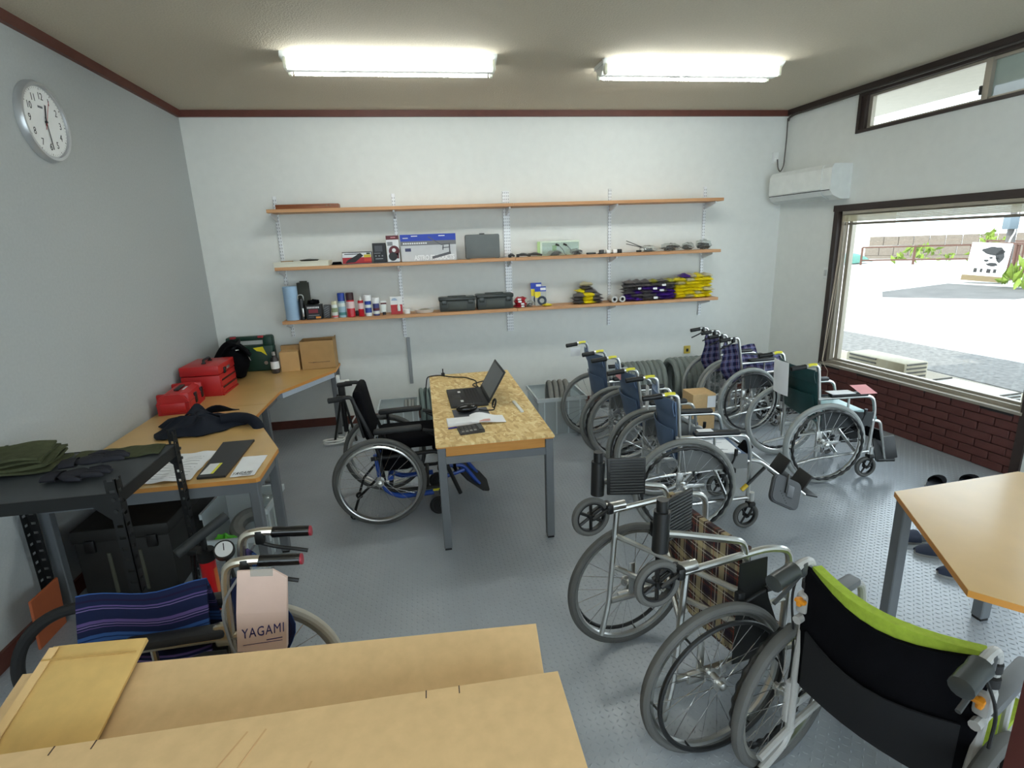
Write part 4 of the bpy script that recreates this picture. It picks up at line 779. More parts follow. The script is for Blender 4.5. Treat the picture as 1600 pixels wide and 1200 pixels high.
for r in range(4):
    for c in range(4): obj('key', G().rbox((-0.055+c*0.025, -0.04+r*0.026, 0.0145+r*0.0016+c*0.001), (0.017, 0.016, 0.006), 0.002, seg=1), P('key_grey', (150, 148, 140)) if r == 0 else P('key_dark', (90, 86, 82)), ca)
obj('display', G().box(0.045, 0.07, -0.05, 0.05, 0.0195, 0.0215), M('calc_lcd', (80, 84, 84), 0.3), ca, smooth=0)
tag(obj('eraser_stick', G().rbox((0, 0, 0.006), (0.022, 0.26, 0.012), 0.003), white_plastic, loc=(2.59, -2.09, LZ), rot=(0, 0, 0.06)), 'white stick lying at the right of the chipboard table', 'stick')

# ================================================================== right trapezoid table, slippers
t = thing('trapezoid_table', 'amber laminate table with angled sides at the right', 'table', (4.35, -4.05, 0))
RZ = 0.65; poly = [(3.995, -3.733), (3.646, -4.376), (3.735, -4.482), (5.02, -4.46), (5.08, -4.32), (4.70, -3.69)]
pl = [(x-4.35, y+4.05) for x, y in reversed(poly)]
obj('tabletop', G().prism(pl, RZ-0.022, RZ), desk_wood, t, smooth=0); pe = [(x*1.002, y*1.002) for x, y in pl]; obj('edge_band', G().prism(pe, RZ-0.0235, RZ-0.001), desk_edge, t, smooth=0)
legs(t, [(x-4.35, y+4.05) for x, y in ((4.03, -3.76), (4.45, -3.84), (4.86, -4.38))], RZ-0.024, 0.05)
g = G(); g.box(-0.32, 0.2, 0.27, 0.31, RZ-0.085, RZ-0.024); g.box(-0.1, 0.55, -0.34, -0.30, RZ-0.06, RZ-0.024); obj('frame_rail', g, steel_grey, t, smooth=0)
navy_felt = M('navy_felt', (44, 52, 72), 0.8, var=0.15); sole_m = M('pale_sole', (150, 150, 148), 0.7)
def slipper(label, x, y, rz, m=navy_felt):
    t = thing('slipper', label, 'slipper', (x, y, 0), rz, group='slippers on the floor'); n = 20
    out = [(0.125*math.cos(a), 0.046*math.sin(a)*(1+0.12*math.cos(a))) for a in [2*PI*i/n for i in range(n)]]
    obj('sole', G().prism(out, 0.0, 0.016), sole_m, t); obj('insole', G().prism([(p[0]*0.94, p[1]*0.9) for p in out], 0.016, 0.02), M('dark_insole', (40, 44, 54), 0.8), t)
    obj('upper', G().slab(lambda u, v: (-0.005+0.128*u*1.0, 0.046*math.cos(PI*v)*(math.sqrt(max(0, 1-(u*0.98)**2))*0.9+0.08)*1.04, 0.014+(0.05-0.032*u*u)*math.sin(PI*v)), 8, 10, 0.005), m, t)
slipper('navy slipper just behind the table leg, farthest of the trio', 4.74, -3.21, 2.9); slipper('navy slipper overlapping the middle of the trio under the table', 4.74, -3.36, 2.8); slipper('navy slipper mostly hidden by the table edge', 4.68, -3.56, 2.75)
slipper('dark slipper in shadow by the brick wall', 5.50, -2.62, 0.4, black_cloth); slipper('second dark slipper in shadow by the brick wall, nearer the door', 5.72, -2.66, 0.3, black_cloth)
# ================================================================== wheelchairs
_wh = {}
def wheel_parts(R, tr, nsp=24, prong=True, rimr=None):
    key = (R, tr, nsp)
    if key in _wh: return _wh[key]
    Rm = R-tr; g = G().torus((0, 0, 0), Rm, tr, 64, 10, ry=tr*1.05)
    tread = G()
    d = {}
    d['tyre'] = g.mesh('rear_wheel')
    d['rim'] = G().lathe([(Rm-tr*0.7, -0.011), (Rm-tr*0.7, 0.011), (Rm-tr*1.5, 0.009), (Rm-tr*1.75, 0), (Rm-tr*1.5, -0.009), (Rm-tr*0.7, -0.011)], 64, axis='y', cap=False).mesh('rim')
    d['hand_rim'] = G().torus((0, 0, 0), Rm-0.03, 0.0085, 64, 8).mesh('hand_rim')
    w = G().tube([((Rm-0.03)*math.cos(a), 0, (Rm-0.03)*math.sin(a)) for a in [2*PI*i/128 for i in range(128)]], [0.010+0.0028*math.sin(PI*i*28/64) for i in range(128)], 8, closed=True)
    d['grip_rim'] = w.mesh('hand_rim')
    sp = G(); rr = Rm-tr*1.55
    for i in range(nsp):
        a = 2*PI*i/nsp; s = 1 if i % 2 else -1; b = a+(0.55 if (i//2) % 2 else -0.55)
        sp.tube([(0.022*math.cos(b), 0.022*s, 0.022*math.sin(b)), (rr*math.cos(a), 0, rr*math.sin(a))], 0.0014, 4, cap=False)
    d['spokes'] = sp.mesh('spokes')
    d['hub'] = G().lathe([(0.006, -0.042), (0.014, -0.04), (0.014, -0.026), (0.026, -0.025), (0.026, -0.02), (0.014, -0.017), (0.014, 0.017), (0.026, 0.02), (0.026, 0.025), (0.014, 0.026), (0.014, 0.042), (0.006, 0.046)], 18, axis='y').mesh('hub')
    st = G()
    for i in range(6):
        a = 2*PI*i/6+0.3; st.tube([(rr*math.cos(a), 0.0, rr*math.sin(a)), ((Rm-0.03)*math.cos(a), 0.04, (Rm-0.03)*math.sin(a))], 0.004, 5)
    d['rim_stay'] = st.mesh('rim_stay')
    _wh[key] = d; return d
def use(name, me, m, parent, loc=(0, 0, 0), rot=None, scale=None, **kw):
    k = (me.name, m.name)
    if not me.materials: me.materials.append(m)
    elif me.materials[0] is not m:
        if k not in _wh: c = me.copy(); c.materials.clear(); c.materials.append(m); _wh[k] = c
        me = _wh[k]
    o = bpy.data.objects.new(name, me); COL.objects.link(o); o.parent = parent; o.location = loc
    if rot: o.rotation_euler = rot
    if scale: o.scale = scale
    for q, v in kw.items(): o[q] = v
    return o
caster_g = {}
def caster_parts(r, spoked):
    if (r, spoked) in caster_g: return caster_g[(r, spoked)]
    ty = G().torus((0, 0, 0), r-0.013, 0.013, 28, 8, ry=0.014).mesh('caster_wheel'); hb = G()
    if spoked:
        hb.lathe([(r-0.029, -0.009), (r-0.022, -0.01), (r-0.022, 0.01), (r-0.029, 0.009), (r-0.029, -0.009)], 28, axis='y', cap=False); hb.cyl((0, -0.016, 0), (0, 0.016, 0), 0.013, n=14)
        ns = 3 if spoked == 3 else 6
        for i in range(ns):
            a = 2*PI*i/ns; hb.tube([(0.008*math.cos(a), 0, 0.008*math.sin(a)), ((r-0.026)*math.cos(a), 0, (r-0.026)*math.sin(a))], 0.007, 6)
    else: hb.lathe([(0.004, -0.012), (r-0.024, -0.01), (r-0.022, 0.0), (r-0.024, 0.01), (0.004, 0.012)], 24, axis='y')
    caster_g[(r, spoked)] = (ty, hb.mesh('caster_hub')); return caster_g[(r, spoked)]
def curve_r(a, b, n=1): return a
def chair(label, x, y, th, S, phi=0.0, group=None, loc=None):
    R = S.get('R', 0.31); fw = S.get('fw', 0.21); ws = S.get('ws', 0.56); hz = S.get('hz', 0.88); hx = S.get('hx', -0.07); az = S.get('az', 0.64); ax = S.get('ax', 0.38); cx = S.get('cx', 0.40); cr = S.get('cr', 0.08)
    fm = S.get('frame', alu); fold = S.get('folded', False); gm = S.get('grip', black_plastic); gl = S.get('gl', 0.19); tr = S.get('tr', 0.017)
    c, s_ = math.cos(th), math.sin(th)
    if phi: loc = (x+R*math.sin(phi)*c, y+R*math.sin(phi)*s_, R-R*math.cos(phi)); rot = (0, -phi, th)
    else: loc = (x, y, 0); rot = (0, 0, th)
    t = thing('wheelchair', label, 'wheelchair', loc, rot=rot, group=group)
    D = wheel_parts(R, tr, S.get('nsp', 24))
    for s in (1, -1):
        w = use('rear_wheel', D['tyre'], S.get('tyre', grey_rubber), t, (0, s*ws/2, R), (0, random.random()*6, 0) if s > 0 else (0, random.random()*6, PI))
        use('rim', D['rim'], S.get('rim', alu), w); use('spokes', D['spokes'], S.get('spoke', chrome), w, kind='stuff'); use('hub', D['hub'], S.get('hubm', alu), w)
        use('hand_rim', D['grip_rim' if S.get('bumpy') else 'hand_rim'], S.get('hrim', black_plastic), w, (0, 0.04, 0)); use('rim_stay', D['rim_stay'], S.get('hrim', black_plastic), w)
    sz = S.get('sz', 0.45); rail_z = sz+(0.10 if fold else 0)
    tb = S.get('tr_frame', 0.0115)
    for s in (1, -1):
        f = s*fw; g = G()
        if not S.get('active'):
            g.tube(fillet([(-0.015, f, R-0.12), (-0.015, f, sz+0.02), (hx+0.012, f, hz-0.05), (hx-0.0, f, hz), (hx-0.06, f, hz+0.006), (hx-gl+0.02, f, hz-0.012)], 0.05), tb, 10)
            g.tube(fillet([(-0.17, f, 0.13), (-0.02, f, 0.165), (cx-0.03, f, 0.2)], 0.05), tb*0.9, 8)
            g.tube([(-0.01, f, rail_z-0.02), (ax, f, rail_z-0.005)], tb*0.9, 8)
            if fold: g.tube([(0.03, f*0.6, 0.18), (0.03, f*0.9, rail_z)], tb*0.8, 8)
            g.tube(fillet([(cx-0.02, f, 0.18), (ax, f, az-0.10), (ax-0.03, f, az), (ax-0.12, f, az+0.004), (-0.045, f, az)], 0.09), tb, 10)
            g.tube([(0.19, f, sz-0.01), (0.19, f, az)], tb*0.7, 8)
            g.cyl((cx, f, 0.15), (cx, f, 0.235), 0.019, n=12); g.tube([(cx-0.03, f, 0.2), (cx, f, 0.2)], 0.012, 8)
            g.rbox((-0.015, f+s*0.012, R), (0.04, 0.018, 0.16), 0.004)
        else:
            g.tube(fillet([(0.02, f, R-0.02), (0.0, f, sz), (hx, f, hz-0.04), (hx-0.01, f, hz), (hx-gl+0.04, f, hz+0.0)], 0.05), 0.013, 10)
            g.tube(fillet([(-0.05, f, sz-0.06), (0.40, f, sz-0.04), (0.52, f*0.85, 0.12)], 0.06), 0.014, 10)
            g.tube(fillet([(0.0, f, R), (0.06, f, 0.2), (0.40, f, 0.2), (0.42, f, sz-0.04)], 0.04), 0.013, 10)
            g.tube([(-0.02, f, R), (-0.16, f*0.8, 0.16), (-0.2, f*0.8, 0.05)], 0.009, 8)
            g.cyl((0.42, f, 0.16), (0.42, f, 0.27), 0.02, n=12)
        obj('side_frame', g, fm, t)
        # hanger and footplate
        if S.get('hanger', True):
            g = G(); el = S.get('elev', 0); ft = S.get('foot', 'down')
            if el: p = fillet([(ax-0.0, f, sz-0.0), (ax+0.06, f, sz-0.01), (ax+0.36, f, 0.20)], 0.04); end = Vector((ax+0.36, f, 0.20))
            else: p = fillet([(ax-0.02, f, sz-0.01), (ax+0.05, f, sz-0.02), (ax+0.13, f*0.92, 0.16), (ax+0.145, f*0.92, 0.1)], 0.05); end = Vector((ax+0.145, f*0.92, 0.1))
            g.tube(p, tb*0.95, 10); obj('footrest_hanger', g, fm, t)
            fp = S.get('plate', black_plastic)
            if el:
                pl = obj('footplate', G().rbox((end.x+0.01, f-s*0.085, end.z+0.05), (0.012, 0.15, 0.15), 0.008, rot=(0, 0.55, 0)), fp, t); obj('heel_flap', G().rbox((end.x+0.06, f-s*0.085, end.z-0.02), (0.075, 0.14, 0.01), 0.004, rot=(0, 0.25, 0)), fp, pl)
                if s < 0:
                    Mc = Matrix.Translation((ax+0.21, f-0.05, 0.25)) @ Euler((1.15, 0.5, 0.15)).to_matrix().to_4x4()
                    def rr_(w, h, r): return [(sx*(w/2-r)+r*math.cos(a), sy*(h/2-r)+r*math.sin(a)) for sx, sy, a0 in ((1, 1, 0), (-1, 1, PI/2), (-1, -1, PI), (1, -1, 1.5*PI)) for a in [a0+PI/2*k/5 for k in range(6)]]
                    cp = obj('calf_pad', G(Mc).prism(rr_(0.22, 0.175, 0.04), -0.012, 0.008).prism(rr_(0.205, 0.16, 0.035), 0.008, 0.013), M('grey_calf_pad', (84, 86, 89), 0.7), t)
                    obj('pad_bracket', G(Mc).rbox((0.02, 0.01, 0.016), (0.05, 0.075, 0.012), 0.006), M('pad_inset', (98, 100, 104), 0.5), cp); obj('pad_arm', G(Mc).rbox((-0.015, 0.05, 0.018), (0.012, 0.12, 0.012), 0.004), lever_m, cp)
                    for k in range(6): obj('hole', G(Mc).cyl((-0.05+0.012*k, -0.01-0.011*k, 0.012), (-0.05+0.012*k, -0.01-0.011*k, 0.0136), 0.004, n=8), black_plastic, cp, smooth=0)
                    obj('release_lever', G().tube([(ax+0.09, f-0.01, 0.40), (ax-0.02, f-0.03, 0.30)], 0.010, 8), black_plastic, t); obj('yellow_grip', G().tube([(ax-0.02, f-0.03, 0.30), (ax-0.055, f-0.036, 0.27)], 0.013, 8), M('yellow_grip', (214, 180, 40), 0.5), t)
                else: obj('calf_pad', G().rbox((ax+0.12, f-0.06, 0.36), (0.02, 0.13, 0.14), 0.015, rot=(0, 0.7, 0)), black_cloth, t)
            elif ft == 'down':
                pl = obj('footplate', G().rbox((end.x+0.02, f-s*0.10, 0.1), (0.16, 0.15, 0.014), 0.006, rot=(0, -0.12, 0)), fp, t); obj('heel_edge', G().rbox((end.x-0.055, f-s*0.10, 0.125), (0.012, 0.15, 0.05), 0.004), fp, pl)
            elif ft == 'up':
                pl = obj('footplate', G().rbox((end.x+0.0, f-s*0.035, 0.2), (0.17, 0.014, 0.17), 0.008, rot=(s*0.25, -0.1, 0)), fp, t); obj('plate_clamp', G().cyl((end.x-0.06, f*0.92, 0.115), (end.x+0.07, f*0.92, 0.11), 0.014, n=12), fp, pl)
            elif ft == 'ribbed':
                Mp = Matrix.Translation((end.x+0.02, f*0.94-s*0.02, 0.125)) @ Matrix.Rotation(s*0.35, 4, 'X')
                pl = obj('footplate', G(Mp).rbox((0.0, 0, 0.085), (0.155, 0.012, 0.15), 0.004), fp, t); g = G(Mp)
                for k in range(12): g.rbox((-0.066+k*0.012, 0, 0.088), (0.0055, 0.021, 0.13), 0.001, seg=1)
                obj('ribs', g, S.get('ribm', lever_m), pl, smooth=0, kind='stuff'); obj('plate_clamp', G().cyl((end.x-0.06, f*0.94, 0.105), (end.x+0.08, f*0.94, 0.11), 0.027, n=18).cyl((end.x+0.08, f*0.94, 0.11), (end.x+0.12, f*0.94, 0.11), 0.019, n=18), S.get('clampm', black_plastic), pl)
        # grips
        gr = obj('push_grip', G().lathe([(0.013, 0), (0.018, 0.003), (0.018, 0.05), (0.0165, 0.07), (0.018, 0.1), (0.018, gl-0.075), (0.012, gl-0.07)], 14, axis='x').__class__() if False else G(Matrix.Translation((hx-gl-0.015, f, hz-0.014)) @ Matrix.Rotation(-0.10, 4, 'Y') @ Matrix.Scale(S.get('gs', 1.0), 4, (0, 1, 0)) @ Matrix.Scale(S.get('gs', 1.0), 4, (0, 0, 1))).lathe([(0.012, 0), (0.0175, 0.003), (0.0175, 0.05), (0.0165, 0.07), (0.018, 0.1), (0.018, gl-0.075), (0.012, gl-0.07)], 14, axis='x'), gm, t)
        if S.get('tape'): obj('yellow_sticker', G().tube(fillet([(hx-0.012, f, hz+0.006), (hx-0.045, f, hz+0.0075), (hx-0.075, f, hz+0.003)], 0.03), 0.0122, 10), yellow_tape, gr)
        if S.get('lever'):
            obj('brake_lever', G().tube(fillet([(hx-0.05, f, hz-0.035), (hx-0.09, f, hz-0.055), (hx-gl+0.03, f, hz-0.075), (hx-gl+0.0, f, hz-0.085)], 0.03), [0.006]*1+[0.0065]*99 if False else 0.0065, 8).rbox((hx-0.05, f, hz-0.012), (0.03, 0.03, 0.05), 0.008), S.get('leverm', black_plastic), gr)
        if S.get('endcap'): obj('grip_cap', G().cyl((hx-gl-0.02, f, hz-0.014), (hx-gl-0.013, f, hz-0.0145), 0.0165, n=14), S['endcap'], gr)
        # armrest pad, side guard, caster, parking brake
        if S.get('pads', True):
            if S.get('active'):
                obj('armrest_pad', G().rbox((0.14, f+s*0.02, az), (0.31, 0.055, 0.035), 0.014, rot=(0, -0.03, 0)), S.get('padm', black_plastic), t)
                obj('arm_bracket', G().tube(fillet([(0.3, f+s*0.02, az-0.015), (0.36, f+s*0.02, az-0.03), (0.44, f, az-0.04), (0.47, f, az-0.12), (0.44, f, sz-0.03)], 0.05), 0.012, 10).tube([(0.32, f+s*0.02, az-0.03), (0.42, f, sz+0.05)], 0.010, 8).tube([(0.05, f, az-0.02), (0.05, f, sz)], 0.011, 8), S.get('armm', black_steel), t)
            else: obj('armrest_pad', G().rbox((ax-0.215, f, az+0.022), (0.28, 0.05, 0.032), 0.013), S.get('padm', black_plastic), t)
        if S.get('guard'):
            gx = [(-0.01, sz-0.05), (ax-0.022, sz-0.045), (ax-0.022, az-0.115), (ax-0.13, az-0.11), (ax-0.19, az-0.095), (0.12, az-0.05), (0.05, az-0.03), (-0.01, az-0.035)]
            g = G(); n = len(gx); y0, y1 = f+s*0.014, f+s*0.018
            obj('side_guard', g.add([(a, y0, b) for a, b in gx]+[(a, y1, b) for a, b in gx], [tuple(range(n)), tuple(reversed(range(n, 2*n)))]+[(i, n+i, n+(i+1) % n, (i+1) % n) for i in range(n)]), S['guard'], t, smooth=0)
        ty, hb = caster_parts(cr, S.get('cspoke', 3)); cyo = s*(fw+0.006); cth = S.get('cth', 0.0); dx = -0.03*math.cos(cth)
        fk = obj('caster_fork', G(Matrix.Translation((cx, cyo, 0)) @ Matrix.Rotation(cth, 4, 'Z')).tube(fillet([(0, 0.0, 0.17), (0.0, 0.024, 0.15), (-0.03, 0.024, cr)], 0.02), 0.008, 8).tube(fillet([(0, 0.0, 0.17), (0.0, -0.024, 0.15), (-0.03, -0.024, cr)], 0.02), 0.008, 8).rbox((-0.004, 0, 0.163), (0.045, 0.056, 0.03), 0.01), S.get('forkm', black_plastic), t)
        cm = Matrix.Translation((cx, cyo, 0)) @ Matrix.Rotation(cth, 4, 'Z') @ Matrix.Translation((-0.03, 0, cr))
        cw_ = use('caster_wheel', ty, S.get('ctyre', dgrey_rubber), t); cw_.matrix_local = cm; use('caster_hub', hb, S.get('chub', black_plastic), cw_)
        if not S.get('active'):
            obj('parking_brake', G().rbox((R*0.9, f+s*0.03, sz-0.05), (0.07, 0.025, 0.03), 0.006).tube(fillet([(R*0.85, f+s*0.035, sz-0.04), (R*0.95, f+s*0.04, sz+0.02), (R*0.98, f+s*0.04, sz+0.06)], 0.03), 0.006, 8).cyl((R*0.98, f+s*0.04, sz+0.05), (R*0.985, f+s*0.04, sz+0.09), 0.011, n=10).cyl((R*0.9-0.03, f+s*0.015, sz-0.055), (R*0.9-0.03, f+s*0.06, sz-0.055), 0.009, n=10), S.get('brakem', black_plastic), t)
            obj('axle_plate', G().rbox((0.06, f, R-0.02), (0.17, 0.008, 0.03), 0.004), fm, t)
    # cross brace, seat and back
    xb = G()
    if fold:
        xb.tube([(0.12, -fw, 0.2), (0.14, fw, rail_z-0.02)], 0.011, 8).tube([(0.15, fw, 0.2), (0.16, -fw, rail_z-0.02)], 0.011, 8)
        xb.tube([(0.28, -fw, 0.2), (0.27, fw, rail_z-0.02)], 0.011, 8).tube([(0.25, fw, 0.2), (0.24, -fw, rail_z-0.02)], 0.011, 8)
    elif S.get('active'): xb.tube([(0.06, -fw, 0.24), (0.06, fw, 0.24)], 0.016, 10).tube([(0.3, -fw, 0.2), (0.3, fw, 0.2)], 0.014, 10)
    else:
        xb.tube([(0.14, -fw, 0.2), (0.15, fw, sz-0.03)], 0.0115, 8).tube([(0.17, fw, 0.2), (0.16, -fw, sz-0.03)], 0.0115, 8)
        xb.tube([(0.29, -fw, 0.2), (0.28, fw, sz-0.03)], 0.0115, 8).tube([(0.26, fw, 0.2), (0.27, -fw, sz-0.03)], 0.0115, 8)
    obj('cross_brace', xb, S.get('bracem', fm), t)
    sm = S.get('seat', black_cloth); bm_ = S.get('back', sm); L = ax+0.02
    if fold:
        rt = S.get('ridge', 0.14)
        def sf(u, v):
            e = 2*v-1; return (S.get('s0', 0.0)+L*u, fw*0.8*e, rail_z+rt*(1-abs(e))**0.75+0.012*math.sin(7*u+3*v))
        obj('seat', G().slab(sf, 10, 12, 0.008, uvs=(0.4, 0.42)), sm, t, smooth=60)
        def bf(u, v):
            e = 2*v-1; q = 1-abs(e); z = 0.48+(hz-0.05-0.48)*u; return (hx*u+0.0-S.get('bulge', 0.15)*(q**0.8)*(0.55+0.45*math.sin(PI*min(1, u+0.15)))+0.006*math.sin(12*u), fw*e*(1-0.25*q), z-0.03*q)
        obj('backrest', G().slab(bf, 12, 12, 0.008, uvs=(0.4, 0.42)), bm_, t, smooth=60)
    elif S.get('active'):
        obj('seat', G().rbox((0.21, 0, sz+0.02), (0.44, fw*1.9, 0.08), 0.03).rbox((0.40, 0, sz-0.02), (0.10, fw*1.8, 0.10), 0.03), sm, t, smooth=60)
        obj('backrest', G().rbox((-0.02+hx*0.45, 0, (sz+hz)/2+0.04), (0.055, fw*1.85, hz-sz-0.02), 0.025, rot=(0, -0.18, 0)), bm_, t, smooth=60); obj('back_shell', G().rbox((-0.055+hx*0.45, 0, (sz+hz)/2+0.02), (0.02, fw*1.6, hz-sz-0.1), 0.01, rot=(0, -0.18, 0)), black_plastic, t)
        obj('under_bag', G().rbox((0.1, 0, sz-0.12), (0.2, fw*1.4, 0.14), 0.03), sm, t, smooth=60)
    else:
        st = S.get('seat_th', 0.022)
        obj('seat', G().slab(lambda u, v: (-0.0+L*u, fw*(2*v-1), sz+0.004-0.018*math.sin(PI*v)), 6, 10, st, uvs=(0.42, 0.42)), sm, t, smooth=60)
        bh0 = S.get('bz0', 0.46); bt = hz-S.get('btop', 0.045); sag = S.get('sag', 0.045)
        def bf(u, v):
            z = bh0+(bt-bh0)*u; k = max(0, (z-sz)/(hz-sz)); dip = S.get('dip', 0.0)
            return (-0.012+hx*k-sag*math.sin(PI*v)*(0.6+0.4*u), fw*(2*v-1), z-dip*math.sin(PI*v)*u)
        b = obj('backrest', G().slab(bf, 10, 10, 0.012, uvs=(0.42, 0.42)), bm_, t, smooth=60)
        if S.get('lining'): obj('inner_lining', G().slab(lambda u, v: tuple(Vector(bf(0.1+0.93*u, 0.04+0.92*v))+Vector((0.022, 0, 0.0+0.03*u*math.sin(PI*v)))), 8, 10, 0.03, uvs=(0.42, 0.42)), S['lining'], b, smooth=60)
        if S.get('pocket', True): obj('back_pocket', G().slab(lambda u, v: tuple(Vector(bf(0.02+0.5*u, 0.06+0.88*v))+Vector((-0.014-0.016*u*math.sin(PI*v), 0, 0))), 6, 8, 0.006, uvs=(0.3, 0.4)), S.get('pocketm', bm_), b, smooth=60)
        if S.get('flap', False): obj('top_flap', G().slab(lambda u, v: tuple(Vector(bf(0.76+0.26*u, v))+Vector((-0.011-0.008*math.sin(PI*u), 0, 0.004))), 4, 8, 0.008, uvs=(0.1, 0.4)), bm_, b, smooth=60)
        if S.get('strap', True): obj('calf_strap', G().slab(lambda u, v: (ax+0.085-0.03*math.sin(PI*v), fw*0.95*(2*v-1), 0.27+0.075*u), 2, 8, 0.004), black_cloth, t, smooth=60)
    return t
blue_vinyl = M('slate_blue_vinyl', (82, 102, 130), 0.55, var=0.12, vs=9); teal_vinyl = M('deep_teal_vinyl', (22, 62, 62), 0.5, var=0.15, vs=9); pale_blue = M('pale_blue_vinyl', (120, 146, 172), 0.5)
guard_m = M('grey_side_guard', (112, 114, 114), 0.5); guard_d = M('charcoal_side_guard', (46, 50, 52), 0.5)
green_cloth = M('lime_mesh_cloth', (158, 182, 56), 0.85, var=0.12, vs=60, bump=0.15, bs=400)
navy_plaid = M_stripes('navy_check_cloth', (34, 38, 76), [('x', 0.07, [(0.0, 0.28, (96, 100, 140)), (0.34, 0.38, (176, 170, 190)), (0.62, 0.72, (20, 22, 44))], 0.75), ('y', 0.07, [(0.0, 0.25, (110, 112, 150)), (0.3, 0.34, (190, 180, 196)), (0.5, 0.54, (150, 90, 110)), (0.66, 0.8, (18, 20, 40))], 0.6)])
tartan = M_stripes('brown_tartan_cloth', (74, 58, 52), [('x', 0.105, [(0.0, 0.2, (196, 180, 140)), (0.26, 0.30, (214, 206, 190)), (0.4, 0.6, (36, 30, 44)), (0.7, 0.73, (150, 60, 50)), (0.86, 0.9, (214, 206, 190))], 0.62), ('y', 0.105, [(0.0, 0.22, (198, 182, 140)), (0.28, 0.31, (210, 200, 186)), (0.4, 0.62, (34, 28, 46)), (0.72, 0.75, (150, 60, 50)), (0.88, 0.91, (210, 200, 190))], 0.5)])
stripe = M_stripes('navy_striped_cloth', (22, 30, 62), [('y', 0.14, [(0.04, 0.10, (92, 76, 128)), (0.12, 0.14, (120, 104, 150)), (0.17, 0.19, (88, 72, 120)), (0.3, 0.52, (50, 84, 140)), (0.36, 0.38, (20, 34, 74)), (0.44, 0.46, (20, 34, 74)), (0.62, 0.66, (28, 20, 48)), (0.74, 0.77, (92, 76, 128)), (0.8, 0.82, (110, 96, 142))], 0.9)])
base = dict(seat=blue_vinyl, back=blue_vinyl, guard=guard_m, tape=True, flap=True, pocket=True, bumpy=True)
chair('slate blue wheelchair nearest the tipped-up one, raised leg rests with a grey calf pad', 3.501, -2.57, -0.14, dict(base, R=0.314, ws=0.535, fw=0.2135, hz=0.881, hx=-0.049, gl=0.19, az=0.612, ax=0.415, cx=0.44, cr=0.085, elev=1, strap=False, cth=0.15))
chair('middle of the three slate blue wheelchairs, pink tag on its far grip side', 3.527, -1.928, -0.052, dict(base, R=0.313, ws=0.53, fw=0.213, hz=0.887, hx=-0.085, gl=0.195, az=0.615, ax=0.37, cx=0.39))
chair('slate blue wheelchair nearest the back wall, white tag on its far grip', 3.491, -1.25, 0.041, dict(base, R=0.304, ws=0.53, fw=0.2165, hz=0.891, hx=-0.071, gl=0.176, az=0.63, ax=0.36, cx=0.39))
chair('deep teal wheelchair with papers by the brick wall under the window', 4.783, -2.12, -0.099, dict(base, seat=M('light_teal_vinyl', (96, 140, 146), 0.45), back=teal_vinyl, guard=guard_d, R=0.303, ws=0.557, fw=0.2215, hz=0.868, hx=-0.068, gl=0.183, az=0.622, ax=0.397, cx=0.406, tyre=lgrey_rubber, foot='up', padm=black_plastic))
fb = dict(folded=True, seat=navy_plaid, back=navy_plaid, guard=guard_d, lever=True, gl=0.17, hrim=black_plastic, foot='up', strap=False)
chair('folded navy check wheelchair nearer the camera, in front of the other folded one', 4.852, -1.14, 0.04, dict(fb, R=0.307, ws=0.33, fw=0.093, hz=0.878, hx=-0.094, tyre=lgrey_rubber))
chair('folded navy check wheelchair against the back wall', 4.868, -0.735, 0.04, dict(fb, R=0.305, ws=0.28, fw=0.1, hz=0.881, hx=-0.07, tyre=lgrey_rubber))
chair('folded navy striped wheelchair at lower left with a paper bag on its grip', 1.315, -4.02, 3.17, dict(folded=True, seat=stripe, back=stripe, guard=guard_d, lever=True, gl=0.19, R=0.305, ws=0.29, fw=0.085, hz=0.9, hx=-0.05, az=0.66, ax=0.34, frame=champagne, grip=black_gloss, endcap=M('red_end_cap', (150, 40, 56), 0.4), tyre=M('ivory_tyre', (176, 172, 160), 0.7), padm=M('black_arm_pad', (30, 31, 34), 0.6), ridge=0.25, s0=0.045, bulge=0.16, strap=False, foot='up', tr_frame=0.014))
chair('brown tartan wheelchair tipped onto its back, casters in the air', 2.845, -3.918, 3.298, dict(R=0.295, ws=0.58, fw=0.232, hz=0.85, hx=-0.05, gl=0.15, tr_frame=0.013, az=0.635, ax=0.42, cx=0.43, cr=0.085, seat=tartan, back=tartan, tyre=dgrey_rubber, ctyre=dgrey_rubber, cspoke=6, foot='ribbed', guard=black_plastic, strap=False, grip=M('charcoal_grip', (44, 46, 48), 0.5), bracem=alu, pads=False), phi=1.564)
chair('near wheelchair with black back, lime green lining and orange knobs', 3.197, -4.53, 0.368, dict(R=0.27, ws=0.521, fw=0.228, hz=0.80, hx=0.0, gl=0.175, gs=1.5, az=0.60, ax=0.36, cx=0.39, seat=green_cloth, back=black_cloth, lining=green_cloth, tyre=dgrey_rubber, frame=white_tube, tr_frame=0.0135, grip=M('smoky_grip', (52, 56, 56), 0.3), lever=True, leverm=lever_m, pocketm=M('black_pocket', (9, 10, 15), 0.9), sag=0.06, dip=0.05, btop=0.02, bz0=0.36, padm=M('grey_arm_pad', (92, 94, 96), 0.5), tr=0.019, sz=0.42, bumpy=True, knob=True))
A = chair('black active wheelchair with blue frame pushed under the chipboard table', 1.634, -2.005, -0.007, dict(active=True, R=0.302, ws=0.53, fw=0.2, hz=0.87, hx=-0.12, gl=0.14, az=0.635, sz=0.50, frame=black_steel, seat=black_cloth, tyre=dgrey_rubber, rim=alu, hrim=alu, cr=0.065, cspoke=0, hanger=False, padm=M('soft_black_pad', (34, 35, 36), 0.6), grip=black_rubber, ctyre=black_rubber))
blue_f = M('blue_enamel', (32, 72, 160), 0.35)
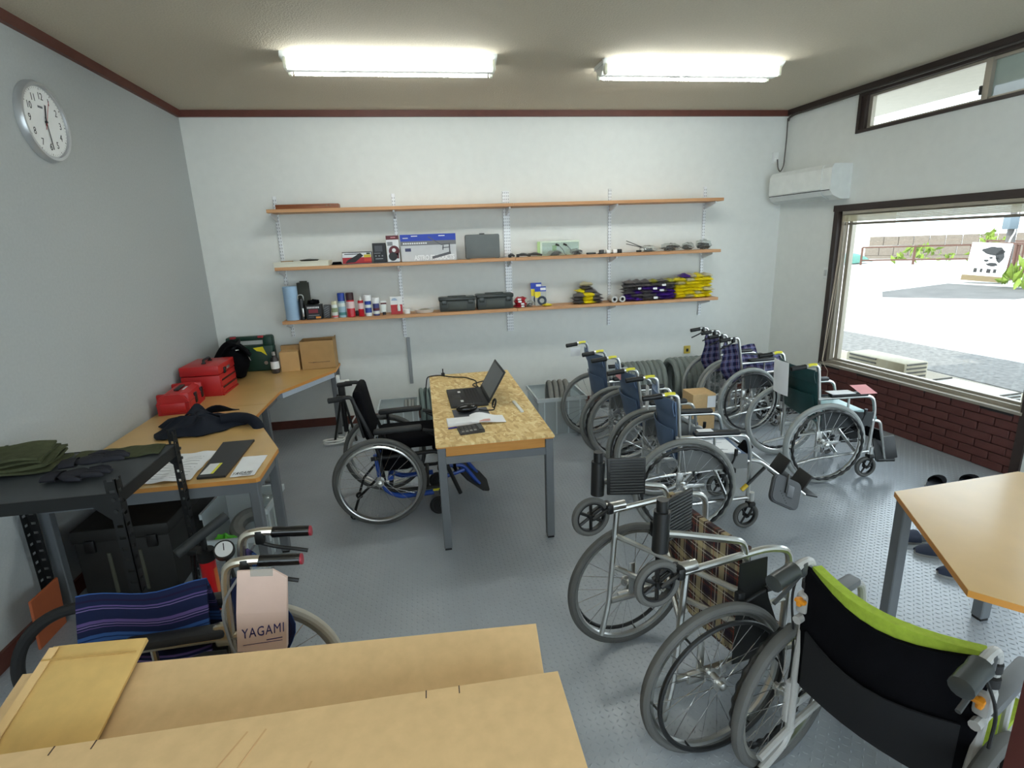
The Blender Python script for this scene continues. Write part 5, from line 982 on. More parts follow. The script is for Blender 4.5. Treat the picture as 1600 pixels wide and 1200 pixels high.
for sy in (-0.17, 0.17): obj('blue_side_tube', G().tube(fillet([(-0.02, sy, 0.46), (0.0, sy, 0.22), (0.1, sy, 0.14), (0.34, sy, 0.15)], 0.06), 0.018, 10), blue_f, A)
obj('blue_cross_tube', G().tube([(0.06, -0.17, 0.28), (0.06, 0.17, 0.28)], 0.02, 10), blue_f, A)
for sy in (-0.1, 0.1): obj('blue_leg_tube', G().tube(fillet([(0.45, sy, 0.3), (0.55, sy, 0.3), (0.66, sy, 0.14)], 0.04), 0.014, 8), blue_f, A)
obj('blue_strut', G().tube([(0.56, -0.12, 0.27), (0.42, -0.14, 0.24)], 0.015, 8), blue_f, A)
ap = obj('foot_board', G(Matrix.Translation((0.62, 0, 0.17)) @ Matrix.Rotation(0.7, 4, 'Y')).prism([(-0.12, -0.10), (-0.06, -0.16), (0.08, -0.16), (0.14, -0.09), (0.14, 0.09), (0.08, 0.16), (-0.06, 0.16), (-0.12, 0.10)], -0.006, 0.006), M('black_foot_board', (20, 20, 22), 0.6), A, smooth=0)
for s in (1, -1):
    a = use('anti_tip_wheel', caster_parts(0.026, 0)[0] if False else G().torus((0, 0, 0), 0.017, 0.009, 18, 6).mesh('anti_tip_wheel'), black_rubber, A, (-0.205, s*0.16, 0.026)); obj('wheel_bolt', G().cyl((0, -0.012, 0), (0, 0.012, 0), 0.01, n=10), alu, a)
obj('calf_strap', G().slab(lambda u, v: (0.50-0.03*math.sin(PI*v), 0.17*(2*v-1), 0.28+0.1*u), 2, 8, 0.004), black_cloth, A, smooth=60)
obj('reflective_tag', G().box(0.335, 0.42, -0.19, -0.186, 0.165, 0.18), yellow_tape, A, smooth=0)
# ================================================================== left workbench (two tables)
DZ = 0.66
t = thing('corner_workbench', 'amber corner workbench top along the back wall, under the toolboxes', 'table', (0, 0, 0))
pc = [(0.02, -0.02), (0.02, -1.413), (0.77, -1.413), (0.775, -1.04), (1.124, -0.34), (1.124, -0.02)]
obj('tabletop', G().prism(pc, DZ-0.022, DZ), desk_wood, t, smooth=0); obj('edge_band', G().prism([(0.021, -0.021), (0.021, -1.412), (0.772, -1.412), (0.777, -1.042), (1.126, -0.342), (1.125, -0.021)], DZ-0.0235, DZ-0.001), desk_edge, t, smooth=0)
legs(t, ((0.06, -1.37), (0.735, -1.37), (1.09, -0.30), (0.06, -0.06), (1.09, -0.06)), DZ-0.024)
g = G(); a = Vector((0.79, -1.03, 0)); b = Vector((1.115, -0.375, 0)); n = Vector((b-a)).normalized(); q = Vector((-n.y, n.x, 0))*0.03
g.add([(a.x, a.y, DZ-0.065), (b.x, b.y, DZ-0.065), (b.x+q.x, b.y+q.y, DZ-0.065), (a.x+q.x, a.y+q.y, DZ-0.065), (a.x, a.y, DZ-0.025), (b.x, b.y, DZ-0.025), (b.x+q.x, b.y+q.y, DZ-0.025), (a.x+q.x, a.y+q.y, DZ-0.025)], [(0, 3, 2, 1), (4, 5, 6, 7), (0, 1, 5, 4), (1, 2, 6, 5), (2, 3, 7, 6), (3, 0, 4, 7)])
obj('diagonal_rail', g, M('pale_blue_steel', (176, 186, 200), 0.4), t, smooth=0); obj('frame_rail', G().box(0.72, 0.75, -1.34, -1.06, DZ-0.07, DZ-0.025).box(0.08, 0.7, -1.39, -1.35, DZ-0.07, DZ-0.025), steel_grey, t, smooth=0)
t = thing('workbench', 'amber trapezoid workbench with papers and jacket, behind the black steel rack', 'table', (0, 0, 0))
pc = [(0.02, -1.417), (0.02, -2.855), (1.08, -2.875), (1.095, -2.86), (1.09, -2.45), (0.768, -1.73), (0.77, -1.417)]
obj('tabletop', G().prism(pc, DZ-0.022, DZ), desk_wood, t, smooth=0); obj('edge_band', G().prism([(0.021, -1.418), (0.021, -2.857), (1.081, -2.877), (1.097, -2.861), (1.092, -2.45), (0.77, -1.73), (0.772, -1.418)], DZ-0.0235, DZ-0.001), desk_edge, t, smooth=0)
legs(t, ((1.055, -2.835), (0.06, -2.815), (0.735, -1.74), (0.06, -1.46), (1.055, -2.47)), DZ-0.024)
obj('frame_rail', G().box(0.08, 1.04, -2.86, -2.82, DZ-0.085, DZ-0.024).box(1.04, 1.075, -2.80, -2.49, DZ-0.085, DZ-0.024), steel_grey, t, smooth=0)
ZD = DZ+0.0005
# red drawer chest
red_m = M('red_tool_steel', (184, 34, 36), 0.4); red_d = M('dark_red_steel', (160, 26, 30), 0.45)
t = thing('tool_chest', 'red metal tool chest with two drawers, behind the red carry case', 'tool box', (0.19, -0.86, ZD))
obj('body', G().rbox((0, 0, 0.085), (0.29, 0.38, 0.17), 0.006), red_m, t); obj('lid', G().rbox((0, 0, 0.212), (0.296, 0.386, 0.076), 0.008), red_m, t)
for k in range(2):
    d = obj('drawer', G().rbox((0.147, 0, 0.045+k*0.062), (0.012, 0.345, 0.05), 0.003, seg=1), red_m, t); obj('drawer_pull', G().box(0.1528, 0.157, -0.165, 0.165, 0.058+k*0.062, 0.07+k*0.062), black_plastic, d, smooth=0)
obj('base_lip', G().box(0.145, 0.158, -0.18, 0.18, 0.0, 0.012), red_m, t, smooth=0)
obj('latch', G().rbox((0.152, -0.07, 0.19), (0.014, 0.035, 0.05), 0.004), black_plastic, t); obj('badge', G().rbox((0.1505, 0.02, 0.2), (0.004, 0.08, 0.022), 0.001, seg=1), chrome, t)
obj('carry_handle', G().tube(fillet([(0.0, -0.07, 0.252), (0.0, -0.065, 0.28), (0.0, 0.065, 0.28), (0.0, 0.07, 0.252)], 0.02), 0.01, 8).rbox((0, -0.07, 0.253), (0.03, 0.03, 0.012), 0.003).rbox((0, 0.07, 0.253), (0.03, 0.03, 0.012), 0.003), black_plastic, t)
t = thing('tool_case', 'red plastic carry case with black latches, nearest the rack', 'case', (0.14, -1.32, ZD), 0.1)
cs = [(0.105, 0), (0.105, 0.085), (0.085, 0.13), (0.05, 0.148), (-0.05, 0.148), (-0.085, 0.13), (-0.105, 0.085), (-0.105, 0)]
n = len(cs); g = G().add([(x, -0.2, z) for x, z in cs]+[(x*1.0, 0.2, z) for x, z in cs], [tuple(range(n)), tuple(reversed(range(n, 2*n)))]+[(i, n+i, n+(i+1) % n, (i+1) % n) for i in range(n)])
g.rbox((0, -0.2, 0.05), (0.17, 0.03, 0.08), 0.012); obj('shell', g, red_m, t, smooth=25); obj('seam', G().box(-0.107, 0.107, -0.203, 0.203, 0.078, 0.086), red_d, t, smooth=0)
for y in (-0.02, 0.14): obj('latch', G().rbox((0.105, y, 0.075), (0.014, 0.05, 0.08), 0.005), black_plastic, t)
obj('carry_handle', G().rbox((0.0, 0.0, 0.155), (0.035, 0.16, 0.014), 0.005), black_plastic, t); obj('printed_mark', G().box(0.03, 0.045, -0.06, 0.05, 0.1484, 0.1492), pw, t, smooth=0)
for y in (-0.17, 0.17): obj('rib', G().rbox((0, y, 0.076), (0.214, 0.03, 0.152), 0.02), red_m, t)
t = thing('shoulder_bag', 'soft black shoulder bag between red chest and dark green case', 'bag', (0.25, -0.42, ZD), 0.35)
obj('body', blob((0, 0, 0.158), (0.14, 0.2, 0.155), 77, 18, 10, 0.14), black_cloth, t, smooth=60); obj('flap', G().slab(lambda u, v: (0.13-0.27*u+0.02*math.sin(8*v), -0.17+0.34*v, 0.15+0.18*math.sin(PI*(0.12+0.8*u))+0.012*math.sin(10*v+5*u)), 12, 10, 0.012), black_cloth, t, smooth=60)
obj('handle_strap', G().slab(lambda u, v: (-0.02+0.10*math.sin(PI*u), -0.12+0.24*u, 0.28+0.08*math.sin(PI*u)-0.03*v), 14, 2, 0.008), M('black_webbing', (30, 31, 34), 0.8), t); obj('white_tag', G().rbox((0.135, -0.01, 0.17), (0.004, 0.055, 0.03), 0.001, rot=(0, -0.3, 0.1), seg=1), pw, t); obj('zip_pull', G().rbox((0.04, -0.12, 0.28), (0.03, 0.04, 0.006), 0.002), alu, t)
dgm = M('dark_green_case', (18, 54, 42), 0.5)
t = thing('power_tool_case', 'dark green power tool case standing behind the black bag', 'case', (0.33, -0.11, ZD))
g = G(); w, h2 = 0.42, 0.34
g.rbox((0, 0, 0.125), (w, 0.12, 0.25), 0.02).rbox((-0.165, 0, 0.285), (0.09, 0.11, 0.11), 0.02).rbox((0.165, 0, 0.285), (0.09, 0.11, 0.11), 0.02).rbox((0, 0, 0.318), (0.36, 0.06, 0.042), 0.015)
obj('shell', g, dgm, t, smooth=40)
for x in (-0.14, 0.11): obj('latch', G().rbox((x, -0.045, 0.335), (0.05, 0.03, 0.018), 0.004), M('red_latch', (170, 40, 50), 0.5), t)
obj('yellow_print', G().add([(0.03, -0.0612, 0.23), (0.12, -0.0612, 0.24), (0.15, -0.0612, 0.15), (0.1, -0.0612, 0.19), (0.06, -0.0612, 0.2)], [(0, 1, 2, 3, 4)]), M('yellow_print', (226, 208, 30), 0.6), t, smooth=0); obj('silver_mark', G().cyl((0.13, -0.0605, 0.08), (0.13, -0.0615, 0.08), 0.018, n=14), alu, t)
t = thing('liquid_bottle', 'dark plastic bottle with white label left of the small carton', 'bottle', (0.572, -0.30, ZD))
obj('bottle_body', G().lathe([(0.034, 0), (0.038, 0.006), (0.038, 0.12), (0.03, 0.145), (0.014, 0.16), (0.014, 0.175)], 24), M('smoky_brown_bottle', (62, 58, 60), 0.2), t); obj('cap', G().lathe([(0.016, 0.172), (0.016, 0.2), (0.013, 0.205)], 18), M('grey_cap', (150, 148, 144), 0.4), t); obj('label', G().lathe([(0.0388, 0.045), (0.0388, 0.115)], 24, cap=False), pw, t)
t = thing('carton', 'smaller closed carton beside the bottle', 'box', (0.70, -0.2, ZD), 0.03); obj('box', G().rbox((0, 0, 0.095), (0.17, 0.16, 0.19), 0.002, seg=1), M('light_kraft', (198, 160, 108), 0.85), t); obj('box_back', G().rbox((-0.01, 0.09, 0.115), (0.175, 0.05, 0.23), 0.003, seg=1), carton2, t); obj('side_edge', G().box(-0.0865, -0.0845, -0.078, 0.078, 0.0, 0.188), P('kraft_dark', (150, 112, 70)), t, smooth=0)
t = thing('carton', 'larger open-topped carton at the right end of the corner workbench', 'box', (0.958, -0.145, ZD), 0.02)
g = G(); w, d, h2 = 0.31, 0.22, 0.275
for x0, x1, y0, y1 in ((-w/2, w/2, -d/2, -d/2+0.004), (-w/2, w/2, d/2-0.004, d/2), (-w/2, -w/2+0.004, -d/2+0.004, d/2-0.004), (w/2-0.004, w/2, -d/2+0.004, d/2-0.004)): g.box(x0, x1, y0, y1, 0, h2)
g.box(-w/2, w/2, -d/2, d/2, 0, 0.004); obj('box', g, M('mid_kraft', (176, 140, 92), 0.85, var=0.05), t, smooth=0)
obj('flap', G().box(w/2-0.10, w/2, -0.02, -0.016, h2, h2+0.02).box(w/2-0.004, w/2, -d/2, d/2, h2, h2+0.016), MATS['mid_kraft'], t, smooth=0); g = G()
rr = random.Random(8)
for k in range(16): x = -0.09+k*0.0125; g.box(x, x+0.005+0.004*rr.random(), -d/2-0.0008, -d/2, 0.062+0.004*rr.random(), 0.073)
obj('printed_line', g, P('print_brown', (70, 48, 36)), t, smooth=0)
# jacket
def jz(u, v):
    x, y = -0.30+0.60*u, -0.21+0.42*v; r = (x/0.33)**2+(y/0.235)**2
    return max(0.004, 0.062*max(0, 1-r)**0.5+0.02*math.sin(9*u+3*math.sin(6*v))*math.sin(8*v+2)*max(0, 1.1-r)+0.006)
t = thing('jacket', 'crumpled dark navy jacket on the workbench, sleeve hanging off its edge', 'clothing', (0.46, -1.90, ZD), -0.12)
nvy = M('dark_navy_cloth', (24, 29, 40), 0.85, var=0.2, bump=0.15, bs=250, spec=0.25)
def jp(u, v):
    a = 2*PI*v; rad = u*(1+0.13*math.sin(3*a+1)+0.1*math.sin(5*a)+0.06*math.sin(9*a)); x, y = 0.27*rad*math.cos(a), 0.21*rad*math.sin(a)
    z = 0.075*max(0.0, 1-u**2.2)+0.03*math.sin(3.2*a+u*6)*u*(1-u)*2.2+0.02*math.sin(7*a+2)*u*(1-u)*2+0.008
    return (x, y, max(0.006, z))
obj('body', G().slab(jp, 9, 40, 0.007), nvy, t, smooth=60)
obj('sleeve', G().tube(fillet([(0.16, -0.02, 0.055), (0.24, 0.02, 0.056), (0.34, 0.0, 0.05), (0.40, -0.04, 0.025), (0.425, -0.06, -0.03), (0.43, -0.07, -0.08)], 0.05), 0.036, 10), nvy, t, smooth=60)
obj('lapel', G().slab(lambda u, v: (-0.04+0.2*u, 0.12+0.09*v+0.05*u, 0.03+0.07*(1-v)*math.sin(PI*(u*0.8+0.1))+0.01), 8, 6, 0.006), nvy, t, smooth=60); obj('collar', G().slab(lambda u, v: (-0.16+0.13*u, 0.1+0.1*v, 0.04+0.075*math.sin(PI*u)*(0.4+0.6*v)), 8, 6, 0.006), nvy, t, smooth=60)
# papers and folder
def sheet(name, label, cat, quad, z, m, wav=0.004, n=10):
    c = Vector((sum(p[0] for p in quad)/4, sum(p[1] for p in quad)/4, z)); t = thing(name, label, cat, c)
    def f(u, v):
        a = Vector(quad[0]).lerp(Vector(quad[1]), u); b = Vector(quad[3]).lerp(Vector(quad[2]), u); p = a.lerp(b, v); return (p.x-c.x, p.y-c.y, 0.0025+wav*(1+math.sin(9*u+7*v)*math.sin(11*v-4*u)))
    return t, f
t, f = sheet('paper', 'crumpled white form sheet on the workbench left of the black folder', 'paper', [(0.51, -2.82), (0.755, -2.835), (0.745, -2.42), (0.46, -2.42)], ZD, paper, 0.006)
obj('sheet', G().slab(f, 12, 14, 0.001), paper, t, smooth=60); g = G()
for r in range(9):
    for c in range(2):
        u0, u1, v0 = 0.1+0.42*c, 0.1+0.42*c+0.32, 0.1+r*0.09; L = [Vector(f(u0+(u1-u0)*k/5, v0))+Vector((0, 0, 0.0012)) for k in range(6)]; L2 = [Vector(f(u0+(u1-u0)*k/5, v0+0.012))+Vector((0, 0, 0.0012)) for k in range(6)]
        g.add(L+L2, [(k, k+1, k+7, k+6) for k in range(5)])
obj('printed_lines', g, P('faint_ink', (150, 152, 158)), t, smooth=0)
t = thing('document_folder', 'slim black folder with yellow-edged label on the workbench', 'folder', (0.845, -2.55, ZD), -0.0)
obj('cover', G().prism([(-0.065, -0.27), (0.075, -0.275), (0.07, 0.27), (-0.11, 0.27)][::1], 0, 0.012), M('black_folder', (36, 36, 38), 0.4), t, smooth=0); obj('label', G().box(-0.06, -0.01, -0.235, -0.09, 0.012, 0.0128), pw, t, smooth=0); obj('yellow_edge', G().box(-0.01, 0.004, -0.235, -0.09, 0.012, 0.0128), yellow_tape, t, smooth=0)
navy_ink = P('navy_ink', (36, 34, 92))
def yagami(parent, mat4, size, m=navy_ink):
    text('lettering', 'YAGAMI', size, m, parent, mat4=mat4, shear=0.22, bold=0.0, space=1.12)
t, f = sheet('leaflet', 'white leaflet with printed company lettering at the workbench corner', 'paper', [(0.945, -2.84), (1.065, -2.84), (1.06, -2.56), (0.925, -2.55)], ZD, paper, 0.0015)
obj('sheet', G().slab(f, 8, 10, 0.001), paper, t, smooth=60); yagami(t, Matrix.Translation((-0.005, -0.105, 0.0062)) @ Matrix.Rotation(0.05, 4, 'Z') @ Matrix.Diagonal((0.75, 1.5, 1, 1)), 0.032, P('dark_ink', (44, 46, 52)))
obj('fine_print', G().box(0.0, 0.045, -0.131, -0.127, 0.0058, 0.0064), P('dark_ink', (44, 46, 52)), t, smooth=0)

# ================================================================== black slotted-steel rack with cloths and gloves
t = thing('steel_rack', 'black slotted-angle steel rack at the far left', 'rack', (0, 0, 0)); RZ2 = 0.885; slot_l = M('slot_light', (150, 154, 158), 0.6)
obj('deck', G().box(0.035, 0.745, -3.435, -2.895, RZ2-0.012, RZ2), M('dark_grey_deck', (60, 64, 68), 0.5), t, smooth=0)
g = G(); g.box(0.03, 0.75, -3.445, -3.441, RZ2-0.05, RZ2+0.002).box(0.03, 0.75, -2.889, -2.885, RZ2-0.05, RZ2+0.002).box(0.75, 0.754, -3.44, -2.89, RZ2-0.05, RZ2+0.002).box(0.026, 0.03, -3.44, -2.89, RZ2-0.05, RZ2+0.002); obj('shelf_rail', g, black_steel, t, smooth=0)
def angle_post(px, py, sx, sy, top):
    """slotted L-angle: two perforated flanges built of bars between real slots"""
    g = G(); w, th = 0.042, 0.003; nz = int((top-0.01)/0.05)
    for ax_ in (0, 1):
        def bx(a0, a1, z0, z1):
            if ax_ == 0: g.box(*sorted((px+sx*a0, px+sx*a1)), *sorted((py, py+sy*th)), z0, z1)
            else: g.box(*sorted((px, px+sx*th)), *sorted((py+sy*a0, py+sy*a1)), z0, z1)
        bx(0, 0.010, 0, top); bx(0.032, w, 0, top)
        for k in range(nz+1):
            z0 = k*0.05; bx(0.010, 0.032, z0, min(top, z0+0.036))
    return g
for px, py, sx, sy, top in ((0.758, -3.446, -1, 1, 0.945), (0.758, -2.884, -1, -1, 0.96), (0.022, -2.884, 1, -1, 0.95), (0.022, -3.446, 1, 1, 0.945)):
    o = obj('post', angle_post(px, py, sx, sy, top), black_steel, t, smooth=0); g = G()
    for z in (RZ2-0.025, RZ2-0.075): g.cyl((px-sx*0.0, py, z), (px-sx*0.005, py, z), 0.008, n=8).cyl((px+sx*0.02, py, z), (px+sx*0.02, py-sy*0.006, z), 0.008, n=8)
    obj('bolt', g, M('dark_bolt', (60, 60, 62), 0.4, 0.6), o, smooth=0)
    obj('gusset', G().add([(px+sx*0.0, py-sy*0.001, RZ2), (px+sx*0.1, py-sy*0.001, RZ2), (px+sx*0.1, py-sy*0.001, RZ2-0.05), (px+sx*0.042, py-sy*0.001, RZ2-0.11), (px, py-sy*0.001, RZ2-0.11)], [(0, 1, 2, 3, 4)]), black_steel, o, smooth=0)
olive = M('olive_cloth', (74, 78, 56), 0.9, var=0.15, vs=40, bump=0.25, bs=200, spec=0.15)
t = thing('folded_cloth', 'thick folded pile of olive cloth on the rack deck', 'cloth', (0.19, -3.06, RZ2+0.001), 0.12)
rr = random.Random(3)
for k in range(5):
    w, d = 0.30-0.02*k, 0.22-0.01*k; obj('fold', G().slab(lambda u, v, k=k, w=w, d=d: ((u-0.5)*w+0.01*math.sin(4*k), (v-0.5)*d+0.008*math.sin(3*k), 0.018+k*0.0135+0.005*math.sin(6*u+k)+0.006*math.sin(5*v+2*k)+0.006*k*(v-0.3)), 10, 8, 0.010), olive, t, smooth=60)
t = thing('flat_cloth', 'flat olive cloth spread along the far edge of the rack deck', 'cloth', (0.555, -2.985, RZ2+0.004)); obj('cloth', G().slab(lambda u, v: ((u-0.5)*0.36-0.03*v, (v-0.5)*0.14+0.02*u+0.006*math.sin(9*u), 0.005+0.003*math.sin(8*u+3*v)+0.002*math.sin(23*u)), 20, 8, 0.006), olive, t, smooth=60)
glv = M('charcoal_glove_fabric', (42, 42, 48), 0.85, var=0.2, bump=0.2, bs=400, spec=0.2)
def glove(label, x, y, rz, z, flip=1):
    t = thing('work_glove', label, 'glove', (x, y, z), rz); g = G()
    obj('palm', blob((0, 0, 0.016), (0.062, 0.048, 0.017), int(x*100), 16, 8, 0.08), glv, t, smooth=60)
    for k in range(4):
        yy = (-0.036+k*0.024); L = (0.068, 0.082, 0.078, 0.058)[k]
        obj('finger', G().tube([(0.04, yy*0.9, 0.016), (0.065+L*0.3, yy*1.1, 0.02), (0.055+L*0.8, yy*1.2, 0.016+0.004*math.sin(k*2)), (0.055+L, yy*1.22, 0.012)], [0.0125, 0.012, 0.011, 0.005], 8), glv, t, smooth=60)
    obj('thumb', G().tube([(-0.02, flip*0.04, 0.016), (0.02, flip*0.068, 0.02), (0.055, flip*0.075, 0.014)], [0.014, 0.013, 0.006], 8), glv, t, smooth=60)
    obj('cuff', G().slab(lambda u, v: (-0.055-0.055*u, 0.046*math.cos(2*PI*v), 0.015+0.013*math.sin(2*PI*v)), 4, 14, 0.004), glv, t, smooth=60)
glove('charcoal work glove lying on top of the other, on the rack', 0.53, -3.16, 0.25, RZ2+0.036, 1); glove('charcoal work glove underneath, nearest the rack front post', 0.50, -3.24, 0.05, RZ2+0.006, -1)

# ================================================================== under and beside the bench
tk = M('dark_trunk_plastic', (34, 33, 31), 0.6, var=0.15)
t = thing('storage_chest', 'large dark lidded storage chest under the workbench', 'chest', (0.33, -2.38, 0))
obj('body', G().rbox((0, 0, 0.17), (0.46, 0.74, 0.34), 0.012), tk, t); obj('lid', G().rbox((0, 0, 0.375), (0.48, 0.76, 0.075), 0.015), tk, t)
for x in (-0.15, 0.15): obj('latch', G().rbox((x, -0.383, 0.32), (0.05, 0.016, 0.07), 0.004), black_plastic, t); obj('rib', G().rbox((x*0.5, -0.372, 0.15), (0.02, 0.012, 0.24), 0.004), M('olive_rib', (78, 78, 66), 0.6), t)
tag(obj('orange_card', G().rbox((0, 0, 0.13), (0.012, 0.20, 0.26), 0.003, seg=1), M('orange_card', (176, 92, 54), 0.7), loc=(0.085, -3.02, 0.0), rot=(0, 0.06, 0)), 'orange-brown card standing by the left wall behind the rack', 'card')
clr = M_clear('translucent_polypropylene', (240, 246, 248), 0.5, 0.2, 0.5)
def bin_(label, x, y, rz, w, d, h, name='storage_bin', ledge=False, m=clr):
    t = thing(name, label, 'bin', (x, y, 0), rz); th = 0.004; g = G(); g.box(-w/2, w/2, -d/2, d/2, 0.0, th)
    fh = h*0.45 if ledge else h
    for a, b, c, e, z1 in ((-w/2, w/2, -d/2, -d/2+th, fh), (-w/2, w/2, d/2-th, d/2, h), (-w/2, -w/2+th, -d/2+th, d/2-th, h), (w/2-th, w/2, -d/2+th, d/2-th, h)): g.box(a, b, c, e, th, z1)
    obj('shell', g, m, t, smooth=0); g = G(); o = 0.012; hh = 0.035
    for a, b, c, e in ((-w/2-o, w/2+o, d/2, d/2+o), (-w/2-o, -w/2, -d/2, d/2), (w/2, w/2+o, -d/2, d/2)): g.box(a, b, c, e, h-hh, h)
    g.box(-w/2-o, w/2+o, -d/2-o, -d/2, fh-hh, fh); obj('rim', g, M('milky_rim', (216, 224, 226), 0.4, alpha=0.9) if 'milky_rim' not in MATS else MATS['milky_rim'], t, smooth=0); g = G()
    for k in range(4):
        xx = -w/2+w*(k+0.5)/4; g.box(xx-0.006, xx+0.006, -d/2-0.006, -d/2, 0, fh-hh)
    for k in range(4):
        yy = -d/2+d*(k+0.5)/4; g.box(w/2, w/2+0.006, yy-0.006, yy+0.006, 0, h-hh)
    obj('ribs', g, MATS['milky_rim'], t, smooth=0); return t
bin_('clear stacking bin with low front beside the workbench leg', 0.81, -2.33, -0.05, 0.36, 0.34, 0.31, ledge=True)
def tyre(label, c, R, r, axis, m=grey_rubber, group=None, rot=(0, 0, 0), loc=None, name='tyre'):
    o = obj(name, G().torus((0, 0, 0), R-r, r, 56, 10, axis=axis), m, loc=c, rot=rot); return tag(o, label, 'tyre', group)
tyre('small tyre lying in the clear bin beside the workbench', (0.83, -2.32, 0.118), 0.13, 0.045, 'z', grey_rubber, rot=(0.5, 0.1, 0))
o = obj('green_bag', blob((0, 0, 0.04), (0.06, 0.05, 0.06), 5, 14, 9, 0.5), M('bright_green_film', (92, 200, 50), 0.35), loc=(0.715, -2.44, 0.03), smooth=60); tag(o, 'bright green plastic bag in the clear bin', 'bag')
o = obj('clear_bag', blob((0, 0, 0.04), (0.07, 0.06, 0.045), 6, 14, 9, 0.3), bag_m, loc=(0.9, -2.25, 0.2), smooth=60); tag(o, 'crinkled clear bag on top of the tyre in the bin', 'bag')
# floor pump
t = thing('floor_pump', 'red bicycle floor pump with round gauge behind the striped wheelchair', 'pump', (0.955, -3.28, 0), 0.3)
obj('barrel', G().cyl((0, 0, 0.03), (0, 0, 0.46), 0.032, n=20), M('red_pump', (200, 24, 30), 0.3), t); obj('barrel_stripe', G().box(-0.012, 0.012, -0.0335, -0.031, 0.12, 0.22), pw, t, smooth=0)
obj('collar', G().cyl((0, 0, 0.46), (0, 0, 0.51), 0.036, n=20).cyl((0, 0, 0.51), (0, 0, 0.57), 0.012, n=10), black_plastic, t); obj('base', G().rbox((0, 0, 0.015), (0.24, 0.1, 0.03), 0.01), black_plastic, t)
hd = obj('handle', G(Matrix.Translation((0, 0, 0.585)) @ Matrix.Rotation(0.45, 4, 'Z') @ Matrix.Rotation(-0.35, 4, 'Y')).cyl((-0.12, 0, 0), (0.12, 0, 0), 0.022, 0.022, n=14), M('dark_rubber_grip', (40, 44, 46), 0.6), t)
ga = obj('gauge', G(Matrix.Translation((0.075, -0.03, 0.50)) @ Matrix.Rotation(0.7, 4, 'X')).cyl((0, 0, -0.02), (0, 0, 0.012), 0.043, n=24), black_plastic, t); obj('gauge_dial', G(Matrix.Translation((0.075, -0.03, 0.50)) @ Matrix.Rotation(0.7, 4, 'X')).cyl((0, 0, 0.012), (0, 0, 0.0135), 0.036, n=24), pw, ga)
obj('gauge_needle', G(Matrix.Translation((0.075, -0.03, 0.50)) @ Matrix.Rotation(0.7, 4, 'X')).box(-0.002, 0.002, -0.006, 0.028, 0.0135, 0.0145), pk, ga, smooth=0)
obj('hose', G().tube(fillet([(0.03, -0.03, 0.05), (0.09, -0.06, 0.15), (0.10, -0.06, 0.36), (0.075, -0.02, 0.47)], 0.08), 0.009, 8), black_rubber, t); obj('orange_label', G().cyl((0, 0, 0.2), (0, 0, 0.38), 0.0326, n=20, cap=False) if False else G().add([(0.0325*math.cos(a), 0.0325*math.sin(a), z) for z in (0.18, 0.42) for a in (-0.9, -0.5, -0.1, 0.3)], [(0, 1, 5, 4), (1, 2, 6, 5), (2, 3, 7, 6)]), M('orange_label', (206, 110, 50), 0.5), t)
t = thing('steel_air_pump', 'slim chrome and black hand pump leaning beside the red pump', 'pump', (0.86, -3.19, 0), rot=(0.0, 0.08, 0)); obj('barrel', G().cyl((0, 0, 0.0), (0, 0, 0.44), 0.014, n=14), alu, t); obj('rod', G().cyl((-0.035, 0, 0), (-0.035, 0, 0.46), 0.012, n=12), black_gloss, t); obj('top_block', G().rbox((-0.018, 0, 0.46), (0.07, 0.04, 0.03), 0.006), black_plastic, t)
tyre('black tyre leaning between the rack and the striped wheelchair', (0.62, -3.62, 0.262), 0.262, 0.022, 'y', black_rubber, rot=(-0.1, 0, 0.05))

# folded tripod stand with white bracket, cable coil, bin and tyres behind the table
t = thing('tripod_stand', 'folded black tripod stand at the end of the corner workbench', 'stand', (1.19, -0.55, 0))
obj('centre_pole', G().cyl((0, 0, 0.1), (0, 0, 0.56), 0.022, n=12), black_steel, t)
for k, (x, y) in enumerate(((-0.11, -0.06), (0.09, -0.05), (0.0, 0.12))): obj('leg', G().tube([(x*0.15, y*0.15, 0.42), (x, y, 0.012)], 0.011, 8), black_steel, t)
obj('clamp_head', G().rbox((0, 0, 0.5), (0.06, 0.055, 0.13), 0.01).cyl((-0.05, 0, 0.45), (-0.02, 0, 0.45), 0.018, n=12), black_plastic, t); obj('white_bracket', G().rbox((0.02, 0, 0.585), (0.11, 0.05, 0.03), 0.005).rbox((-0.02, 0, 0.62), (0.03, 0.05, 0.06), 0.005), white_plastic, t)
cord('extension_cable', 'white cable coil on the floor by the black tripod', [(1.30, -0.45, 0.25), (1.22, -0.5, 0.14), (1.16, -0.52, 0.02)]+[(1.08+0.10*math.cos(k*0.55), -0.62+0.05*math.sin(k*0.55), 0.012+0.002*k) for k in range(26)], 0.008, white_plastic, rad=0.02)
bin_('translucent bin with tyres behind the black active wheelchair', 1.69, -0.42, 0.0, 0.36, 0.34, 0.30)
for k in range(3): tyre(('left', 'middle', 'right')[k]+' grey tyre standing in the translucent bin behind the black wheelchair', (1.76+k*0.033, -0.42, 0.172), 0.155, 0.016, 'x', lgrey_rubber, 'tyres in the bin')
for k in range(4): tyre(('first', 'second', 'third', 'fourth')[k]+' from left of the four thin grey-green tyres standing at the chipboard table end', (1.915+k*0.048, -0.30, 0.2), 0.2, 0.02, 'x', M('grey_green_rubber', (118, 134, 132), 0.7) if 'grey_green_rubber' not in MATS else MATS['grey_green_rubber'], 'tyres at the table end', rot=(0, 0, 0.06))
bin_('long grey translucent crate with tyres by the slate blue wheelchairs', 3.22, -0.63, 0.0, 0.46, 0.52, 0.36, 'storage_crate')
